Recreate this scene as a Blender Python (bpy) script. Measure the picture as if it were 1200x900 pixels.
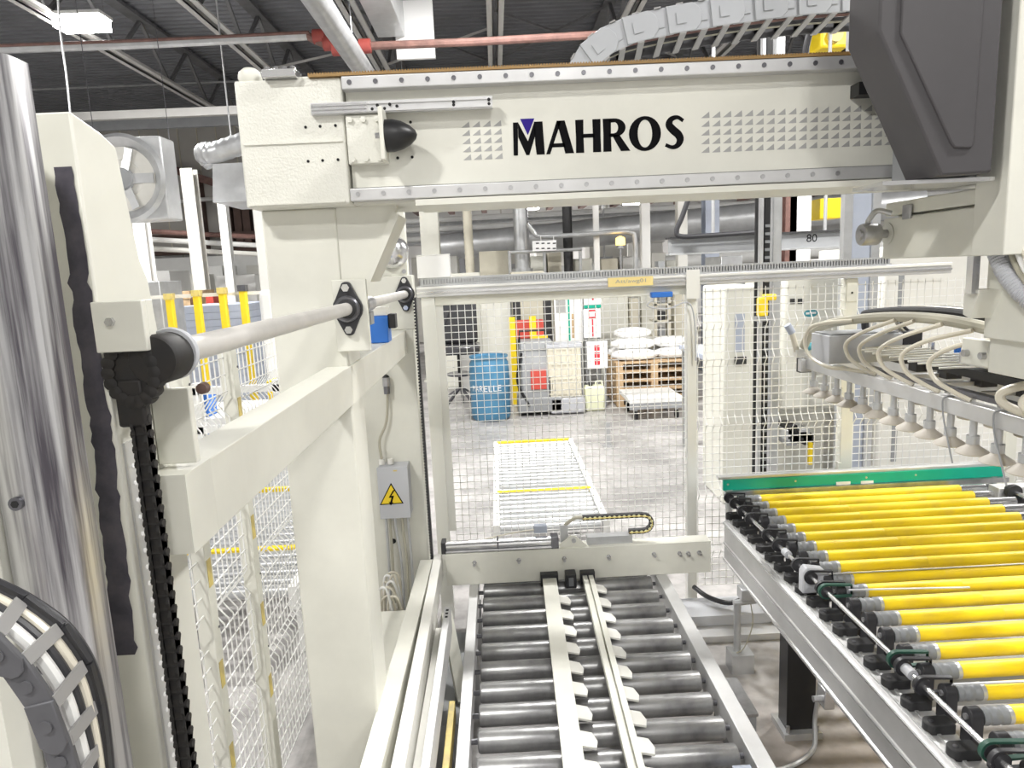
import bpy, math, random
from mathutils import Vector, Matrix
random.seed(4)
S = bpy.context.scene
for o in list(bpy.data.objects): bpy.data.objects.remove(o)
COL = S.collection
PI = math.pi

# ------------------------------------------------------------------ camera
F, YAW, PIT, ROL, H = 808.0, .0165, .163, .0456, 2.05
fw = Vector((math.sin(YAW)*math.cos(PIT), math.cos(YAW)*math.cos(PIT), -math.sin(PIT)))
r0 = Vector((math.cos(YAW), -math.sin(YAW), 0)); u0 = r0.cross(fw)
rt = r0*math.cos(ROL) - u0*math.sin(ROL); up = u0*math.cos(ROL) + r0*math.sin(ROL)
CP = Vector((0, 0, H))
cd = bpy.data.cameras.new('camera'); cam = bpy.data.objects.new('camera', cd); COL.objects.link(cam)
cd.sensor_width = 36; cd.lens = F*36/1200; cd.clip_start = .02; cd.clip_end = 200
cam.matrix_world = Matrix(((rt.x, up.x, -fw.x, CP.x), (rt.y, up.y, -fw.y, CP.y), (rt.z, up.z, -fw.z, CP.z), (0, 0, 0, 1)))
S.camera = cam
def at(px, py, X=None, Y=None, Z=None):
    "photo pixel -> point on the plane X=, Y= or Z= (metres)"
    d = fw + rt*((px-600)/F) - up*((py-450)/F)
    t = (X/d.x) if X is not None else (Y/d.y) if Y is not None else (Z-H)/d.z
    return CP + d*t

# ------------------------------------------------------------------ world, exposure
w = bpy.data.worlds.new('world'); S.world = w; w.use_nodes = True
w.node_tree.nodes['Background'].inputs[0].default_value = (.75, .85, 1, 1)
w.node_tree.nodes['Background'].inputs[1].default_value = 0.   # closed hall: no sky reaches it
S.view_settings.view_transform = 'Standard'; S.view_settings.look = 'None'
S.view_settings.gamma = 1; S.view_settings.use_curve_mapping = False
S.view_settings.exposure = 0.36

LAMP_W = 300.0
# high bay lamps of the hall: (x, y, z of the lens, power factor, place outside the picture or None when the photo shows the lamp)
LAMPS = [(-5.3, 9.9, 5.45, 1., None), (4.45, 22.3, 3.93, 1., None), (1.17, 22.45, 3.93, 1., None),
         (-2.6, -.9, 5.45, .55, 'behind_left'), (3.2, .9, 5.45, .56, 'above_right'), (.2, 6.6, 5.45, 1., 'above_middle'), (5.2, 5.6, 5.45, 1., 'far_right'),
         (-8.5, 4., 5.45, 1., 'left'), (9.5, 9., 5.45, 1., 'right'), (1.2, -3.4, 5.45, .38, 'behind')]

# ------------------------------------------------------------------ materials
def mat(name, col, rough=.5, metal=0., var=.0, scale=6., bump=0., bscale=60., col2=None, thr=None, emit=None, alpha=None, spec=None, stretch=None):
    m = bpy.data.materials.new(name); m.use_nodes = True
    nt = m.node_tree; b = nt.nodes['Principled BSDF']
    c = (*col, 1)
    b.inputs['Base Color'].default_value = c
    b.inputs['Roughness'].default_value = rough; b.inputs['Metallic'].default_value = metal
    if spec is not None: b.inputs['Specular IOR Level'].default_value = spec
    tc = nt.nodes.new('ShaderNodeTexCoord')
    if var or col2:
        n = nt.nodes.new('ShaderNodeTexNoise'); n.inputs['Scale'].default_value = scale; n.inputs['Detail'].default_value = 6
        n.inputs['Roughness'].default_value = .6
        mp = nt.nodes.new('ShaderNodeMapping'); mp.inputs['Scale'].default_value = stretch or (1, 1, 1)
        nt.links.new(tc.outputs['Object'], mp.inputs['Vector']); nt.links.new(mp.outputs['Vector'], n.inputs['Vector'])
        rmp = nt.nodes.new('ShaderNodeValToRGB')
        c2 = col2 if col2 else tuple(x*(1-var) for x in col)
        lo, hi = thr if thr else (.35, .68)
        rmp.color_ramp.elements[0].position = lo; rmp.color_ramp.elements[1].position = hi
        rmp.color_ramp.elements[0].color = (*c2, 1); rmp.color_ramp.elements[1].color = c
        nt.links.new(n.outputs['Fac'], rmp.inputs['Fac']); nt.links.new(rmp.outputs['Color'], b.inputs['Base Color'])
    if bump:
        n = nt.nodes.new('ShaderNodeTexNoise'); n.inputs['Scale'].default_value = bscale; n.inputs['Detail'].default_value = 3
        nt.links.new(tc.outputs['Object'], n.inputs['Vector'])
        bp = nt.nodes.new('ShaderNodeBump'); bp.inputs['Strength'].default_value = bump; bp.inputs['Distance'].default_value = .004
        nt.links.new(n.outputs['Fac'], bp.inputs['Height']); nt.links.new(bp.outputs['Normal'], b.inputs['Normal'])
    if emit:
        b.inputs['Emission Color'].default_value = (*emit[0], 1); b.inputs['Emission Strength'].default_value = emit[1]
    if alpha is not None: b.inputs['Alpha'].default_value = alpha
    return m
M = {}
def mk(k, *a, **kw): M[k] = mat(k, *a, **kw)
mk('cream', (.745, .74, .665), .42, var=.10, scale=3.5)
mk('cream_cast', (.745, .74, .67), .4, var=.06, scale=5, bump=.55, bscale=160)
M['cream_side'] = M['cream']
mk('white', (.84, .84, .82), .45, var=.06, scale=4)
mk('fence_white', (.80, .80, .76), .45)
mk('wire', (.82, .82, .80), .4)
mk('steel', (.52, .52, .53), .34, .85, var=.3, scale=12)
mk('steel_bright', (.74, .74, .75), .22, .9, var=.12, scale=9)
mk('steel_dark', (.22, .22, .24), .3, .8, var=.4, scale=9)
mk('worn_steel_sheen', (.62, .62, .63), .3, .7, col2=(.12, .11, .13), thr=(.38, .58), scale=4, stretch=(14, 14, .5))  # dark grease bands; the bright streaks paint steel reflections into the colour
mk('alu', (.66, .66, .66), .42, .55, var=.14, scale=5)
mk('roller_steel', (.42, .42, .42), .36, .65, col2=(.20, .20, .205), thr=(.32, .66), scale=7)
mk('yellow', (.90, .68, .012), .5, col2=(.80, .58, .05), thr=(.28, .55), scale=9)
mk('yellow_paint', (.90, .66, .02), .45, var=.12)
mk('yellow_worn', (.72, .58, .18), .5, col2=(.45, .36, .16), thr=(.35, .6), scale=8)
mk('black_plastic', (.028, .028, .032), .45)
mk('rubber', (.035, .035, .037), .6, var=.3, scale=20)
mk('black', (.012, .012, .013), .4)
mk('shaft', (.70, .68, .65), .45, .25, var=.15, scale=10)
mk('black_greasy', (.012, .012, .013), .6, col2=(.022, .018, .016), thr=(.3, .7), scale=30)
mk('grey_cap', (.23, .24, .25), .4)
mk('cover_grey', (.070, .066, .070), .5, var=.12, scale=3)
mk('chain_grey', (.11, .11, .12), .5, var=.25, scale=12)
mk('chain_light', (.36, .37, .39), .45)
mk('chain_bar', (.30, .295, .29), .5)
mk('belt_green', (.02, .08, .055), .5)
mk('green', (.0, .40, .27), .42, var=.1, scale=6)
mk('blue_drum', (.075, .24, .40), .45, var=.2, scale=5)
mk('blue', (.03, .17, .60), .45)
mk('bluegrey', (.42, .46, .55), .5, var=.08)
mk('print_black', (.008, .008, .009), .9, spec=.05)
mk('print_violet', (.035, .02, .22), .8, spec=.1)
mk('print_grey', (.36, .36, .35), .5)
mk('print_white', (.85, .85, .85), .5)
mk('print_red', (.62, .03, .05), .5)
mk('coupling_red', (.32, .06, .05), .5)
mk('red', (.55, .07, .05), .5)
mk('hole', (.01, .01, .01), .8)  # near-black that paints the shade inside drilled holes and slots
mk('stripe', (.03, .027, .045), .45, col2=(.10, .09, .11), thr=(.3, .62), scale=16)
mk('beige', (.70, .66, .54), .5, var=.08)
mk('offwhite', (.80, .79, .74), .5, var=.06)
mk('wood', (.62, .44, .26), .6, var=.3, scale=14)
mk('brown', (.13, .075, .06), .6, var=.3)
mk('rust_pipe', (.24, .13, .11), .5, var=.4, scale=8)
mk('hose', (.42, .40, .32), .4)
mk('hose_clear', (.66, .62, .52), .3)
mk('cup', (.56, .52, .46), .55, var=.12, scale=12)
mk('galv', (.60, .61, .62), .36, .6, var=.2, scale=6)
mk('duct', (.66, .67, .68), .38, .4, var=.14, scale=5)
mk('deck', (.20, .205, .22), .6, .1, var=.2, scale=1.5)
mk('joist_dark', (.16, .16, .165), .6, var=.3)
mk('joist', (.58, .57, .55), .5, var=.12, scale=2)
mk('grey_paint', (.32, .33, .34), .5, var=.12)
mk('box_grey', (.50, .51, .54), .45)
mk('tape', (.86, .70, .30), .6)
mk('sack', (.86, .86, .85), .6, var=.06, bump=.6, bscale=18)
mk('plastic_wrap', (.05, .05, .055), .22, bump=.8, bscale=25)
mk('jug', (.82, .84, .60), .4)
mk('wall', (.62, .60, .56), .7, var=.12, scale=.6)
mk('wall_white', (.80, .80, .79), .7, var=.05, scale=.6)
mk('rack_brown', (.30, .18, .06), .5)
mk('teal', (.05, .30, .36), .4)
mk('lamp_on', (1, 1, 1), .5, emit=((1, .98, .95), 40))
mk('amber', (1, .6, .1), .5, emit=((1, .62, .15), 3))
mk('pane', (.80, .82, .84), .2, alpha=.35)
# concrete floor with stains and scuffs
def floor_mat():
    m = bpy.data.materials.new('concrete'); m.use_nodes = True; nt = m.node_tree; b = nt.nodes['Principled BSDF']
    tc = nt.nodes.new('ShaderNodeTexCoord')
    def noise(s, d, mapscale=None):
        n = nt.nodes.new('ShaderNodeTexNoise'); n.inputs['Scale'].default_value = s; n.inputs['Detail'].default_value = d
        if mapscale:
            mp = nt.nodes.new('ShaderNodeMapping'); mp.inputs['Scale'].default_value = mapscale
            nt.links.new(tc.outputs['Object'], mp.inputs['Vector']); nt.links.new(mp.outputs['Vector'], n.inputs['Vector'])
        else: nt.links.new(tc.outputs['Object'], n.inputs['Vector'])
        return n
    n1 = noise(1.1, 8, (1, 2.2, 1)); n2 = noise(14, 5)
    r1 = nt.nodes.new('ShaderNodeValToRGB'); e = r1.color_ramp.elements
    e[0].position = .33; e[0].color = (.30, .29, .285, 1); e[1].position = .62; e[1].color = (.54, .52, .51, 1)
    r2 = nt.nodes.new('ShaderNodeValToRGB'); e = r2.color_ramp.elements
    e[0].position = .3; e[0].color = (.72, .72, .72, 1); e[1].position = .6; e[1].color = (1, 1, 1, 1)
    mx = nt.nodes.new('ShaderNodeMixRGB'); mx.blend_type = 'MULTIPLY'; mx.inputs[0].default_value = 1
    nt.links.new(n1.outputs['Fac'], r1.inputs['Fac']); nt.links.new(n2.outputs['Fac'], r2.inputs['Fac'])
    nt.links.new(r1.outputs['Color'], mx.inputs[1]); nt.links.new(r2.outputs['Color'], mx.inputs[2])
    n3 = noise(5, 6); add = nt.nodes.new('ShaderNodeMath'); add.operation = 'MULTIPLY_ADD'; add.inputs[1].default_value = 1.1
    ds = nt.nodes.new('ShaderNodeVectorMath'); ds.operation = 'DISTANCE'; ds.inputs[1].default_value = (1.35-1.0, 2.2-11.0, .1)
    nt.links.new(tc.outputs['Object'], ds.inputs[0]); nt.links.new(n3.outputs['Fac'], add.inputs[0]); nt.links.new(ds.outputs['Value'], add.inputs[2])
    r3 = nt.nodes.new('ShaderNodeValToRGB'); e = r3.color_ramp.elements       # oily dirt around the conveyor leg, with conveyor shade painted in
    e[0].position = .55; e[0].color = (.62, .56, .50, 1); e[1].position = 1.0; e[1].color = (1, 1, 1, 1)
    dv = nt.nodes.new('ShaderNodeMath'); dv.operation = 'MULTIPLY'; dv.inputs[1].default_value = .62
    nt.links.new(add.outputs[0], dv.inputs[0]); nt.links.new(dv.outputs[0], r3.inputs['Fac'])
    m2 = nt.nodes.new('ShaderNodeMixRGB'); m2.blend_type = 'MULTIPLY'; m2.inputs[0].default_value = 1
    nt.links.new(mx.outputs['Color'], m2.inputs[1]); nt.links.new(r3.outputs['Color'], m2.inputs[2])
    nt.links.new(m2.outputs['Color'], b.inputs['Base Color']); b.inputs['Roughness'].default_value = .42
    return m
M['concrete'] = floor_mat()

# ------------------------------------------------------------------ mesh helpers
W = {}          # world position of every object (all placements are pure translations)
class MB:
    def __init__(s): s.v = []; s.f = []
    def add(s, vs, fs):
        n = len(s.v); s.v += [tuple(p) for p in vs]; s.f += [tuple(i+n for i in f) for f in fs]; return s
    def box(s, x0, x1, y0, y1, z0, z1):
        x0, x1 = min(x0, x1), max(x0, x1); y0, y1 = min(y0, y1), max(y0, y1); z0, z1 = min(z0, z1), max(z0, z1)
        return s.add([(x0,y0,z0),(x1,y0,z0),(x1,y1,z0),(x0,y1,z0),(x0,y0,z1),(x1,y0,z1),(x1,y1,z1),(x0,y1,z1)],
                     [(0,3,2,1),(4,5,6,7),(0,1,5,4),(1,2,6,5),(2,3,7,6),(3,0,4,7)])
    def bar(s, p, q, w, h, side=None):
        "box beam from p to q, w across, h in the other direction"
        p = Vector(p); q = Vector(q); d = (q-p).normalized()
        a = Vector(side) if side else (Vector((0,0,1)) if abs(d.z) < .9 else Vector((0,1,0)))
        u = d.cross(a).normalized()*(w/2); v = u.cross(d).normalized()*(h/2)
        vs = [p-u-v, p+u-v, p+u+v, p-u+v, q-u-v, q+u-v, q+u+v, q-u+v]
        return s.add(vs, [(0,3,2,1),(4,5,6,7),(0,1,5,4),(1,2,6,5),(2,3,7,6),(3,0,4,7)])
    def cyl(s, p, q, r, seg=14, r2=None):
        p = Vector(p); q = Vector(q); d = (q-p).normalized()
        a = Vector((0,0,1)) if abs(d.z) < .9 else Vector((1,0,0))
        u = d.cross(a).normalized(); v = d.cross(u)
        r2 = r if r2 is None else r2
        vs = [p+(u*math.cos(t)+v*math.sin(t))*r for t in [2*PI*i/seg for i in range(seg)]]
        vs += [q+(u*math.cos(t)+v*math.sin(t))*r2 for t in [2*PI*i/seg for i in range(seg)]]
        fs = [(i, i+seg, (i+1)%seg+seg, (i+1)%seg) for i in range(seg)]
        fs += [tuple(range(seg)), tuple(range(2*seg-1, seg-1, -1))]
        return s.add(vs, fs)
    def lathe(s, prof, c, axis='Z', seg=20):
        "profile of (radius, height) pairs spun about an axis through c"
        c = Vector(c); n = len(prof); vs = []
        for r, h in prof:
            for i in range(seg):
                t = 2*PI*i/seg; a, b = r*math.cos(t), r*math.sin(t)
                vs.append(c + (Vector((a, b, h)) if axis == 'Z' else Vector((h, a, b)) if axis == 'X' else Vector((b, h, a))))
        fs = [(k*seg+i, k*seg+(i+1)%seg, (k+1)*seg+(i+1)%seg, (k+1)*seg+i) for k in range(n-1) for i in range(seg)]
        fs += [tuple(range(seg-1, -1, -1)), tuple(range((n-1)*seg, n*seg))]
        return s.add(vs, fs)
    def tube(s, pts, r, seg=8):
        pts = [Vector(p) for p in pts]; n = len(pts); vs = []; pu = None
        for i, p in enumerate(pts):
            d = (pts[min(i+1, n-1)] - pts[max(i-1, 0)]).normalized()
            if pu is None:
                a = Vector((0,0,1)) if abs(d.z) < .9 else Vector((1,0,0)); u = d.cross(a).normalized()
            else: u = (pu - d*pu.dot(d)).normalized()
            pu = u; v = d.cross(u); rr = r(i/(n-1)) if callable(r) else r
            vs += [p+(u*math.cos(2*PI*k/seg)+v*math.sin(2*PI*k/seg))*rr for k in range(seg)]
        fs = [(i*seg+k, i*seg+(k+1)%seg, (i+1)*seg+(k+1)%seg, (i+1)*seg+k) for i in range(n-1) for k in range(seg)]
        fs += [tuple(range(seg-1, -1, -1)), tuple(range((n-1)*seg, n*seg))]
        return s.add(vs, fs)
    def prism(s, poly, a0, a1, plane='XZ'):
        "polygon in a plane, extruded along the third axis from a0 to a1"
        mp = {'XZ': lambda u, v, t: (u, t, v), 'YZ': lambda u, v, t: (t, u, v), 'XY': lambda u, v, t: (u, v, t)}[plane]
        n = len(poly); ar = sum(poly[i][0]*poly[(i+1)%n][1]-poly[(i+1)%n][0]*poly[i][1] for i in range(n))
        if ar < 0: poly = poly[::-1]
        vs = [mp(u, v, a0) for u, v in poly] + [mp(u, v, a1) for u, v in poly]
        fs = [tuple(range(n-1, -1, -1)), tuple(range(n, 2*n))] + [(i, (i+1)%n, (i+1)%n+n, i+n) for i in range(n)]
        if (plane == 'XZ') == (a1 > a0): fs = [f[::-1] for f in fs]
        return s.add(vs, fs)
    def hexbolt(s, c, axis, r, h):
        c = Vector(c); return s.cyl(c, c+Vector(axis)*h, r, 6)
    def build(s, name, m, parent=None, smooth=35, bevel=0, label=None, kind=None):
        xs = list(zip(*s.v)); lo = Vector(map(min, xs)); hi = Vector(map(max, xs))
        c = Vector(((lo.x+hi.x)/2, (lo.y+hi.y)/2, lo.z if parent is None else (lo.z+hi.z)/2))
        me = bpy.data.meshes.new(name); me.from_pydata([Vector(p)-c for p in s.v], [], s.f)
        import bmesh
        bm = bmesh.new(); bm.from_mesh(me); bmesh.ops.recalc_face_normals(bm, faces=bm.faces[:]); bm.to_mesh(me); bm.free()
        if smooth:
            me.polygons.foreach_set('use_smooth', [True]*len(me.polygons)); me.set_sharp_from_angle(angle=math.radians(smooth))
        me.materials.append(M[m] if isinstance(m, str) else m)
        o = bpy.data.objects.new(name, me); COL.objects.link(o)
        if parent is not None: o.parent = parent; o.location = c - W[parent]
        else: o.location = c
        W[o] = c
        if bevel:
            bv = o.modifiers.new('bevel', 'BEVEL'); bv.width = bevel; bv.segments = 2; bv.limit_method = 'ANGLE'; bv.angle_limit = math.radians(40)
        if label: o['label'] = label
        if kind: o['kind'] = kind
        return o
def tag(o, label, cat, group=None):
    o['label'] = label; o['category'] = cat
    if group: o['group'] = group
    return o
def thing(name, label, cat, loc, group=None):
    o = bpy.data.objects.new(name, None); COL.objects.link(o); o.location = loc; o.empty_display_size = .1
    W[o] = Vector(loc); return tag(o, label, cat, group)
def struct(o): o['kind'] = 'structure'; return o
def dup(o, off, parent=None, label=None):
    "copy of an object and of its parts, moved by off (mesh data shared)"
    c = o.copy(); COL.objects.link(c); off = Vector(off)
    W[c] = W[o] + off
    if parent is not None: c.parent = parent; c.location = W[c] - W[parent]
    elif o.parent is None: c.location = W[c]
    if label: c['label'] = label
    for ch in list(o.children):
        dup_child(ch, c, off)
    return c
def dup_child(ch, newp, off):
    d = ch.copy(); COL.objects.link(d); d.parent = newp; W[d] = W[ch] + off; d.location = W[d] - W[newp]
    for g in list(ch.children): dup_child(g, d, off)
def B(x0, x1, y0, y1, z0, z1): return MB().box(x0, x1, y0, y1, z0, z1)
def arc(c, r, a0, a1, n, plane='XZ', t=0):
    out = []
    for i in range(n+1):
        a = math.radians(a0+(a1-a0)*i/n); u, v = c[0]+r*math.cos(a), c[1]+r*math.sin(a)
        out.append((u, t, v) if plane == 'XZ' else (t, u, v) if plane == 'YZ' else (u, v, t))
    return out
def spline(pts, n=8):
    P = [Vector(p) for p in pts]; P = [P[0]*2-P[1]] + P + [P[-1]*2-P[-2]]; out = []
    for i in range(1, len(P)-2):
        for k in range(n):
            t = k/n; a, b, c, d = P[i-1], P[i], P[i+1], P[i+2]
            out.append(.5*((2*b)+(c-a)*t+(2*a-5*b+4*c-d)*t*t+(3*b-a-3*c+d)*t**3))
    return out + [P[-2]]
def text_part(name, s, m, parent, o, u, v, width, height, lift=.001, label=None):
    "lettering as thin geometry: o lower left corner, u/v unit directions"
    cu = bpy.data.curves.new(name, 'FONT'); cu.body = s; cu.size = 1; cu.extrude = 0
    t = bpy.data.objects.new(name, cu); COL.objects.link(t)
    dg = bpy.context.evaluated_depsgraph_get(); dg.update()
    me = bpy.data.meshes.new_from_object(t.evaluated_get(dg)); bpy.data.objects.remove(t)
    xs = [p.co.x for p in me.vertices]; ys = [p.co.y for p in me.vertices]
    x0, x1, y0, y1 = min(xs), max(xs), min(ys), max(ys)
    o, u, v = Vector(o), Vector(u), Vector(v); n = u.cross(v)
    mb = MB(); mb.v = [tuple(o+u*((p.co.x-x0)/(x1-x0)*width)+v*((p.co.y-y0)/(y1-y0)*height)+n*lift) for p in me.vertices]
    mb.f = [tuple(p.vertices) for p in me.polygons]; bpy.data.meshes.remove(me)
    return mb.build(name, m, parent, smooth=0, label=label)

# =================================================================== THE SETTING
XL, XR, YF, YB, ZC = -13., 15., -6., 28., 6.45
struct(B(XL, XR, YF, YB, -.1, 0).build('floor', 'concrete', smooth=0))
mb = MB(); y = YF; k = 0; vs = []; pr = [(0, 0), (.07, 0), (.09, .05), (.16, .05), (.18, 0)]
prof = []
while y < YB:
    prof += [(y+a, ZC+b) for a, b in pr[:-1]]; y += .18
n = len(prof)
mb.add([(XL, a, b) for a, b in prof]+[(XR, a, b) for a, b in prof], [(i, i+1, i+1+n, i+n) for i in range(n-1)])
mb.box(XL, XR, YF, YB, ZC+.08, ZC+.15)
struct(mb.build('ceiling', 'deck', smooth=0))
struct(B(XL-.15, XL, YF, YB, 0, ZC+.1).build('wall_left', 'wall_white', smooth=0))
struct(B(XR, XR+.15, YF, YB, 0, ZC+.1).build('wall_right', 'wall_white', smooth=0))
struct(B(XL, XR, YF-.15, YF, 0, ZC+.1).build('wall_front', 'wall_white', smooth=0))
wb = struct(B(XL, XR, YB, YB+.15, 0, ZC+.1).build('wall_back', 'wall_white', smooth=0))
for i in range(20):
    B(XL+.7+i*1.4, XL+.76+i*1.4, YB-.03, YB, .1, ZC).build('panel_seam', 'wall', wb)
# inner partition wall seen left of the gantry, with dark posts
pw = struct(B(-12.9, -4.6, 20.0, 20.12, 2.9, 6.4).build('wall_partition', 'wall', smooth=0))
for i in range(16):
    B(-12.7+i*.52, -12.675+i*.52, 19.975, 20.0, 2.9, 6.35).build('panel_seam', 'beige', pw)
for px in (233, 265, 277, 287, 300, 331, 338):
    x = at(px, 230, Y=19.8).x
    B(x-.1, x+.1, 19.7, 19.96, 2.9 if px < 300 else 2.6, 5.0 if px == 233 else 4.3).build('steel_post', 'brown', pw)
B(-12, -6.2, 19.6, 19.97, 3.35, 3.45).build('girt', 'brown', pw)
B(-12, -6.2, 19.6, 19.97, 2.9, 3.0).build('girt', 'brown', pw)
MB().bar((-9.1, 19.7, 5.35), (-6.4, 19.7, 4.35), .1, .2).build('girt', 'rust_pipe', pw)

# open web roof joists running away from the camera
def joist(x, first):
    zt, zb = 6.4, 5.55
    t = thing('roof_joist', 'open web steel roof joist with pale double bottom chord under the deck', 'joist', (x, 12, zb), 'roof joists running the length of the hall')
    MB().box(x-.12, x-.035, YF, YB, zb, zb+.025).box(x-.045, x-.035, YF, YB, zb, zb+.1).build('bottom_chord', 'joist', t)
    MB().box(x+.035, x+.12, YF, YB, zb, zb+.025).box(x+.035, x+.045, YF, YB, zb, zb+.1).build('bottom_chord', 'joist', t)
    MB().box(x-.10, x+.10, YF, YB, zt-.06, zt).build('top_chord', 'joist_dark', t)
    y = YF+.4; k = 0
    while y < YB-1.2:
        a = (x, y, zb+.05 if k % 2 == 0 else zt-.05); b = (x, y+.85, zt-.05 if k % 2 == 0 else zb+.05)
        MB().bar(a, b, .05, .05).build('web_bar', 'joist_dark', t)
        y += .85; k += 1
    return t
for i in range(-3, 5): joist(.17+i*1.93, i == -3)
# cross bridging: rods and beams across the hall
def xbar(name, label, cat, p0, p1, Y, w, h, m, grp=None):
    a = at(*p0, Y=Y); b = at(*p1, Y=Y); b.z = a.z = (a.z+b.z)/2
    return tag(MB().bar((a.x, Y, a.z), (b.x, Y, b.z), w, h).build(name, m), label, cat, grp)
xbar('bridging_beam', 'pale bridging beam crossing below the joists near the square fan', 'beam', (40, 139), (420, 124), 13., .12, .14, 'joist')
xbar('bridging_rod', 'thin steel rod crossing the joists above the bridging beam', 'rod', (30, 106), (300, 94), 15.3, .03, .03, 'galv')
xbar('bridging_beam', 'dull bridging beam crossing farther back under the deck', 'beam', (90, 150), (420, 134), 15., .1, .2, 'grey_paint')
tag(MB().bar((-1.76, 9.3, 5.6), (.17, 9.3, 5.6), .04, .05).build('bridging_angle', 'joist'), 'short pale steel angle braced between two joists over the gantry', 'rod')
for a, b, lab in [((455, 10), (570, 75), 'dark'), ((592, 72), (700, 8), 'dark'), ((592, 10), (665, 52), 'dark'), ((470, 75), (580, 30), 'pale'),
                  ((340, 82), (390, 52), 'pale'), ((735, 40), (820, 66), 'pale')]:
    p = at(*a, Z=5.6); q = at(*b, Z=6.335)
    p.x = .17+1.93*round((p.x-.17)/1.93); q.x = p.x+1.93*(1 if q.x > p.x else -1)
    k_ = -1 if a in ((592, 10), (470, 75)) else 1      # of two crossing bars one lies below the other
    p.z += .025*k_; q.z += .02*k_
    tag(MB().bar(p, q, .035, .035).build('diagonal_brace', 'joist_dark' if lab == 'dark' else 'joist'),
        lab+' angle iron diagonal brace between the roof joists', 'brace', lab+' diagonal roof braces')

# =================================================================== GANTRY
gy = 2.10
G = thing('gantry_beam', 'long cream gantry beam carrying big black lettering and steel guide rails', 'gantry', (.9, 2.25, 2.24))
B(-.712, -.41, 2.075, 2.43, 2.262, 2.612).build('end_block', 'cream_cast', G, bevel=.006)
B(-.405, 2.75, gy, 2.42, 2.262, 2.60).build('beam_body', 'cream', G)
B(-.70, -.42, 2.0705, 2.075, 2.436, 2.441).build('weld_seam', 'cream_cast', G)
B(-.702, -.425, 2.0695, 2.075, 2.268, 2.273).build('weld_seam', 'cream_cast', G)
B(-.22, 2.75, 2.05, 2.30, 2.247, 2.264).build('bottom_flange', 'cream', G)
for z0, nm in ((2.574, 0), (2.268, 1)):
    rl = MB().box(-.408, 2.75, 2.062, 2.10, z0, z0+.036).build('guide_rail', 'alu', G, bevel=.003)
    for i in range(20):
        MB().cyl((-.385+i*.0735, 2.0595, z0+.019), (-.385+i*.0735, 2.063, z0+.019), .0068, 10).build('rail_bolt', 'steel_dark' if nm == 0 else 'steel', rl)
B(-.404, 2.75, 2.0985, 2.1, 2.304, 2.309).build('grease_line', 'black_greasy', G)
# toothed rack along the top edge
mb = MB().box(-.50, 2.75, 2.065, 2.10, 2.612, 2.619)
x = -.50
while x < 1.3:
    mb.box(x, x+.004, 2.065, 2.10, 2.619, 2.6225); x += .008
mb.build('gear_rack', 'rack_brown', G, smooth=0)
B(-.60, -.42, 2.09, 2.20, 2.612, 2.62).build('top_plate', 'cream', G)
c = MB().box(-.625, -.53, 2.05, 2.12, 2.612, 2.634).build('clamp_block', 'steel_bright', G, bevel=.002)
for i in range(4): MB().hexbolt((-.615+i*.024, 2.08, 2.634), (0, 0, 1), .009, .012).build('clamp_bolt', 'steel_bright', c)
MB().lathe([(.03, 0), (.034, .012), (.03, .03), (.018, .04), (.004, .042)], (-.675, 2.11, 2.612), 'Z', 14).build('end_stop', 'cream', G)
# slotted aluminium profile
pf = MB().box(-.498, .015, 2.058, 2.076, 2.508, 2.54).build('slotted_profile', 'alu', G)
for zz in (2.510, 2.520, 2.530): B(-.496, -.34, 2.054, 2.058, zz, zz+.006).build('profile_lip', 'steel_bright', pf)
for zz in (2.511, 2.531): B(-.34, .013, 2.054, 2.058, zz, zz+.007).build('profile_lip', 'alu', pf)
for xx, zz in ((-.325, 2.517), (-.31, 2.527), (-.29, 2.517), (-.275, 2.528), (-.255, 2.522), (-.095, 2.527), (-.095, 2.519), (.005, 2.53), (.005, 2.518)):
    MB().cyl((xx, 2.0535, zz), (xx, 2.058, zz), .0045, 8).build('profile_hole', 'hole', pf)
# buffer bracket
bp = MB().box(-.405, -.292, 2.066, 2.10, 2.372, 2.505).build('buffer_plate', 'cream_cast', G, bevel=.002)
B(-.300, -.288, 1.985, 2.066, 2.368, 2.508).build('buffer_flange', 'cream', bp, bevel=.002)
for i in range(3):
    for zz in (2.384, 2.492): MB().hexbolt((-.392+i*.038, 2.066, zz), (0, -1, 0), .0085, .008).build('plate_bolt', 'cream_cast', bp)
MB().hexbolt((-.300, 2.03, 2.44), (-1, 0, 0), .008, .018).build('plate_bolt', 'steel', bp)
MB().lathe([(.044, 0), (.044, .02), (.038, .045), (.026, .068), (.012, .083), (.002, .087)], (-.288, 2.03, 2.438), 'X', 22).build('rubber_buffer', 'black', bp)
for px, py in ((358, 149), (375, 148), (393, 147), (361, 189), (378, 188), (396, 187), (464, 144), (481, 143), (466, 185), (483, 184), (445, 187)):
    yy = 2.0735 if px < 412 else 2.0985
    p = at(px, py, Y=yy); MB().cyl((p.x, yy, p.z), (p.x, yy+.003, p.z), .0042, 10).build('bolt_hole', 'hole', G)
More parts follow.
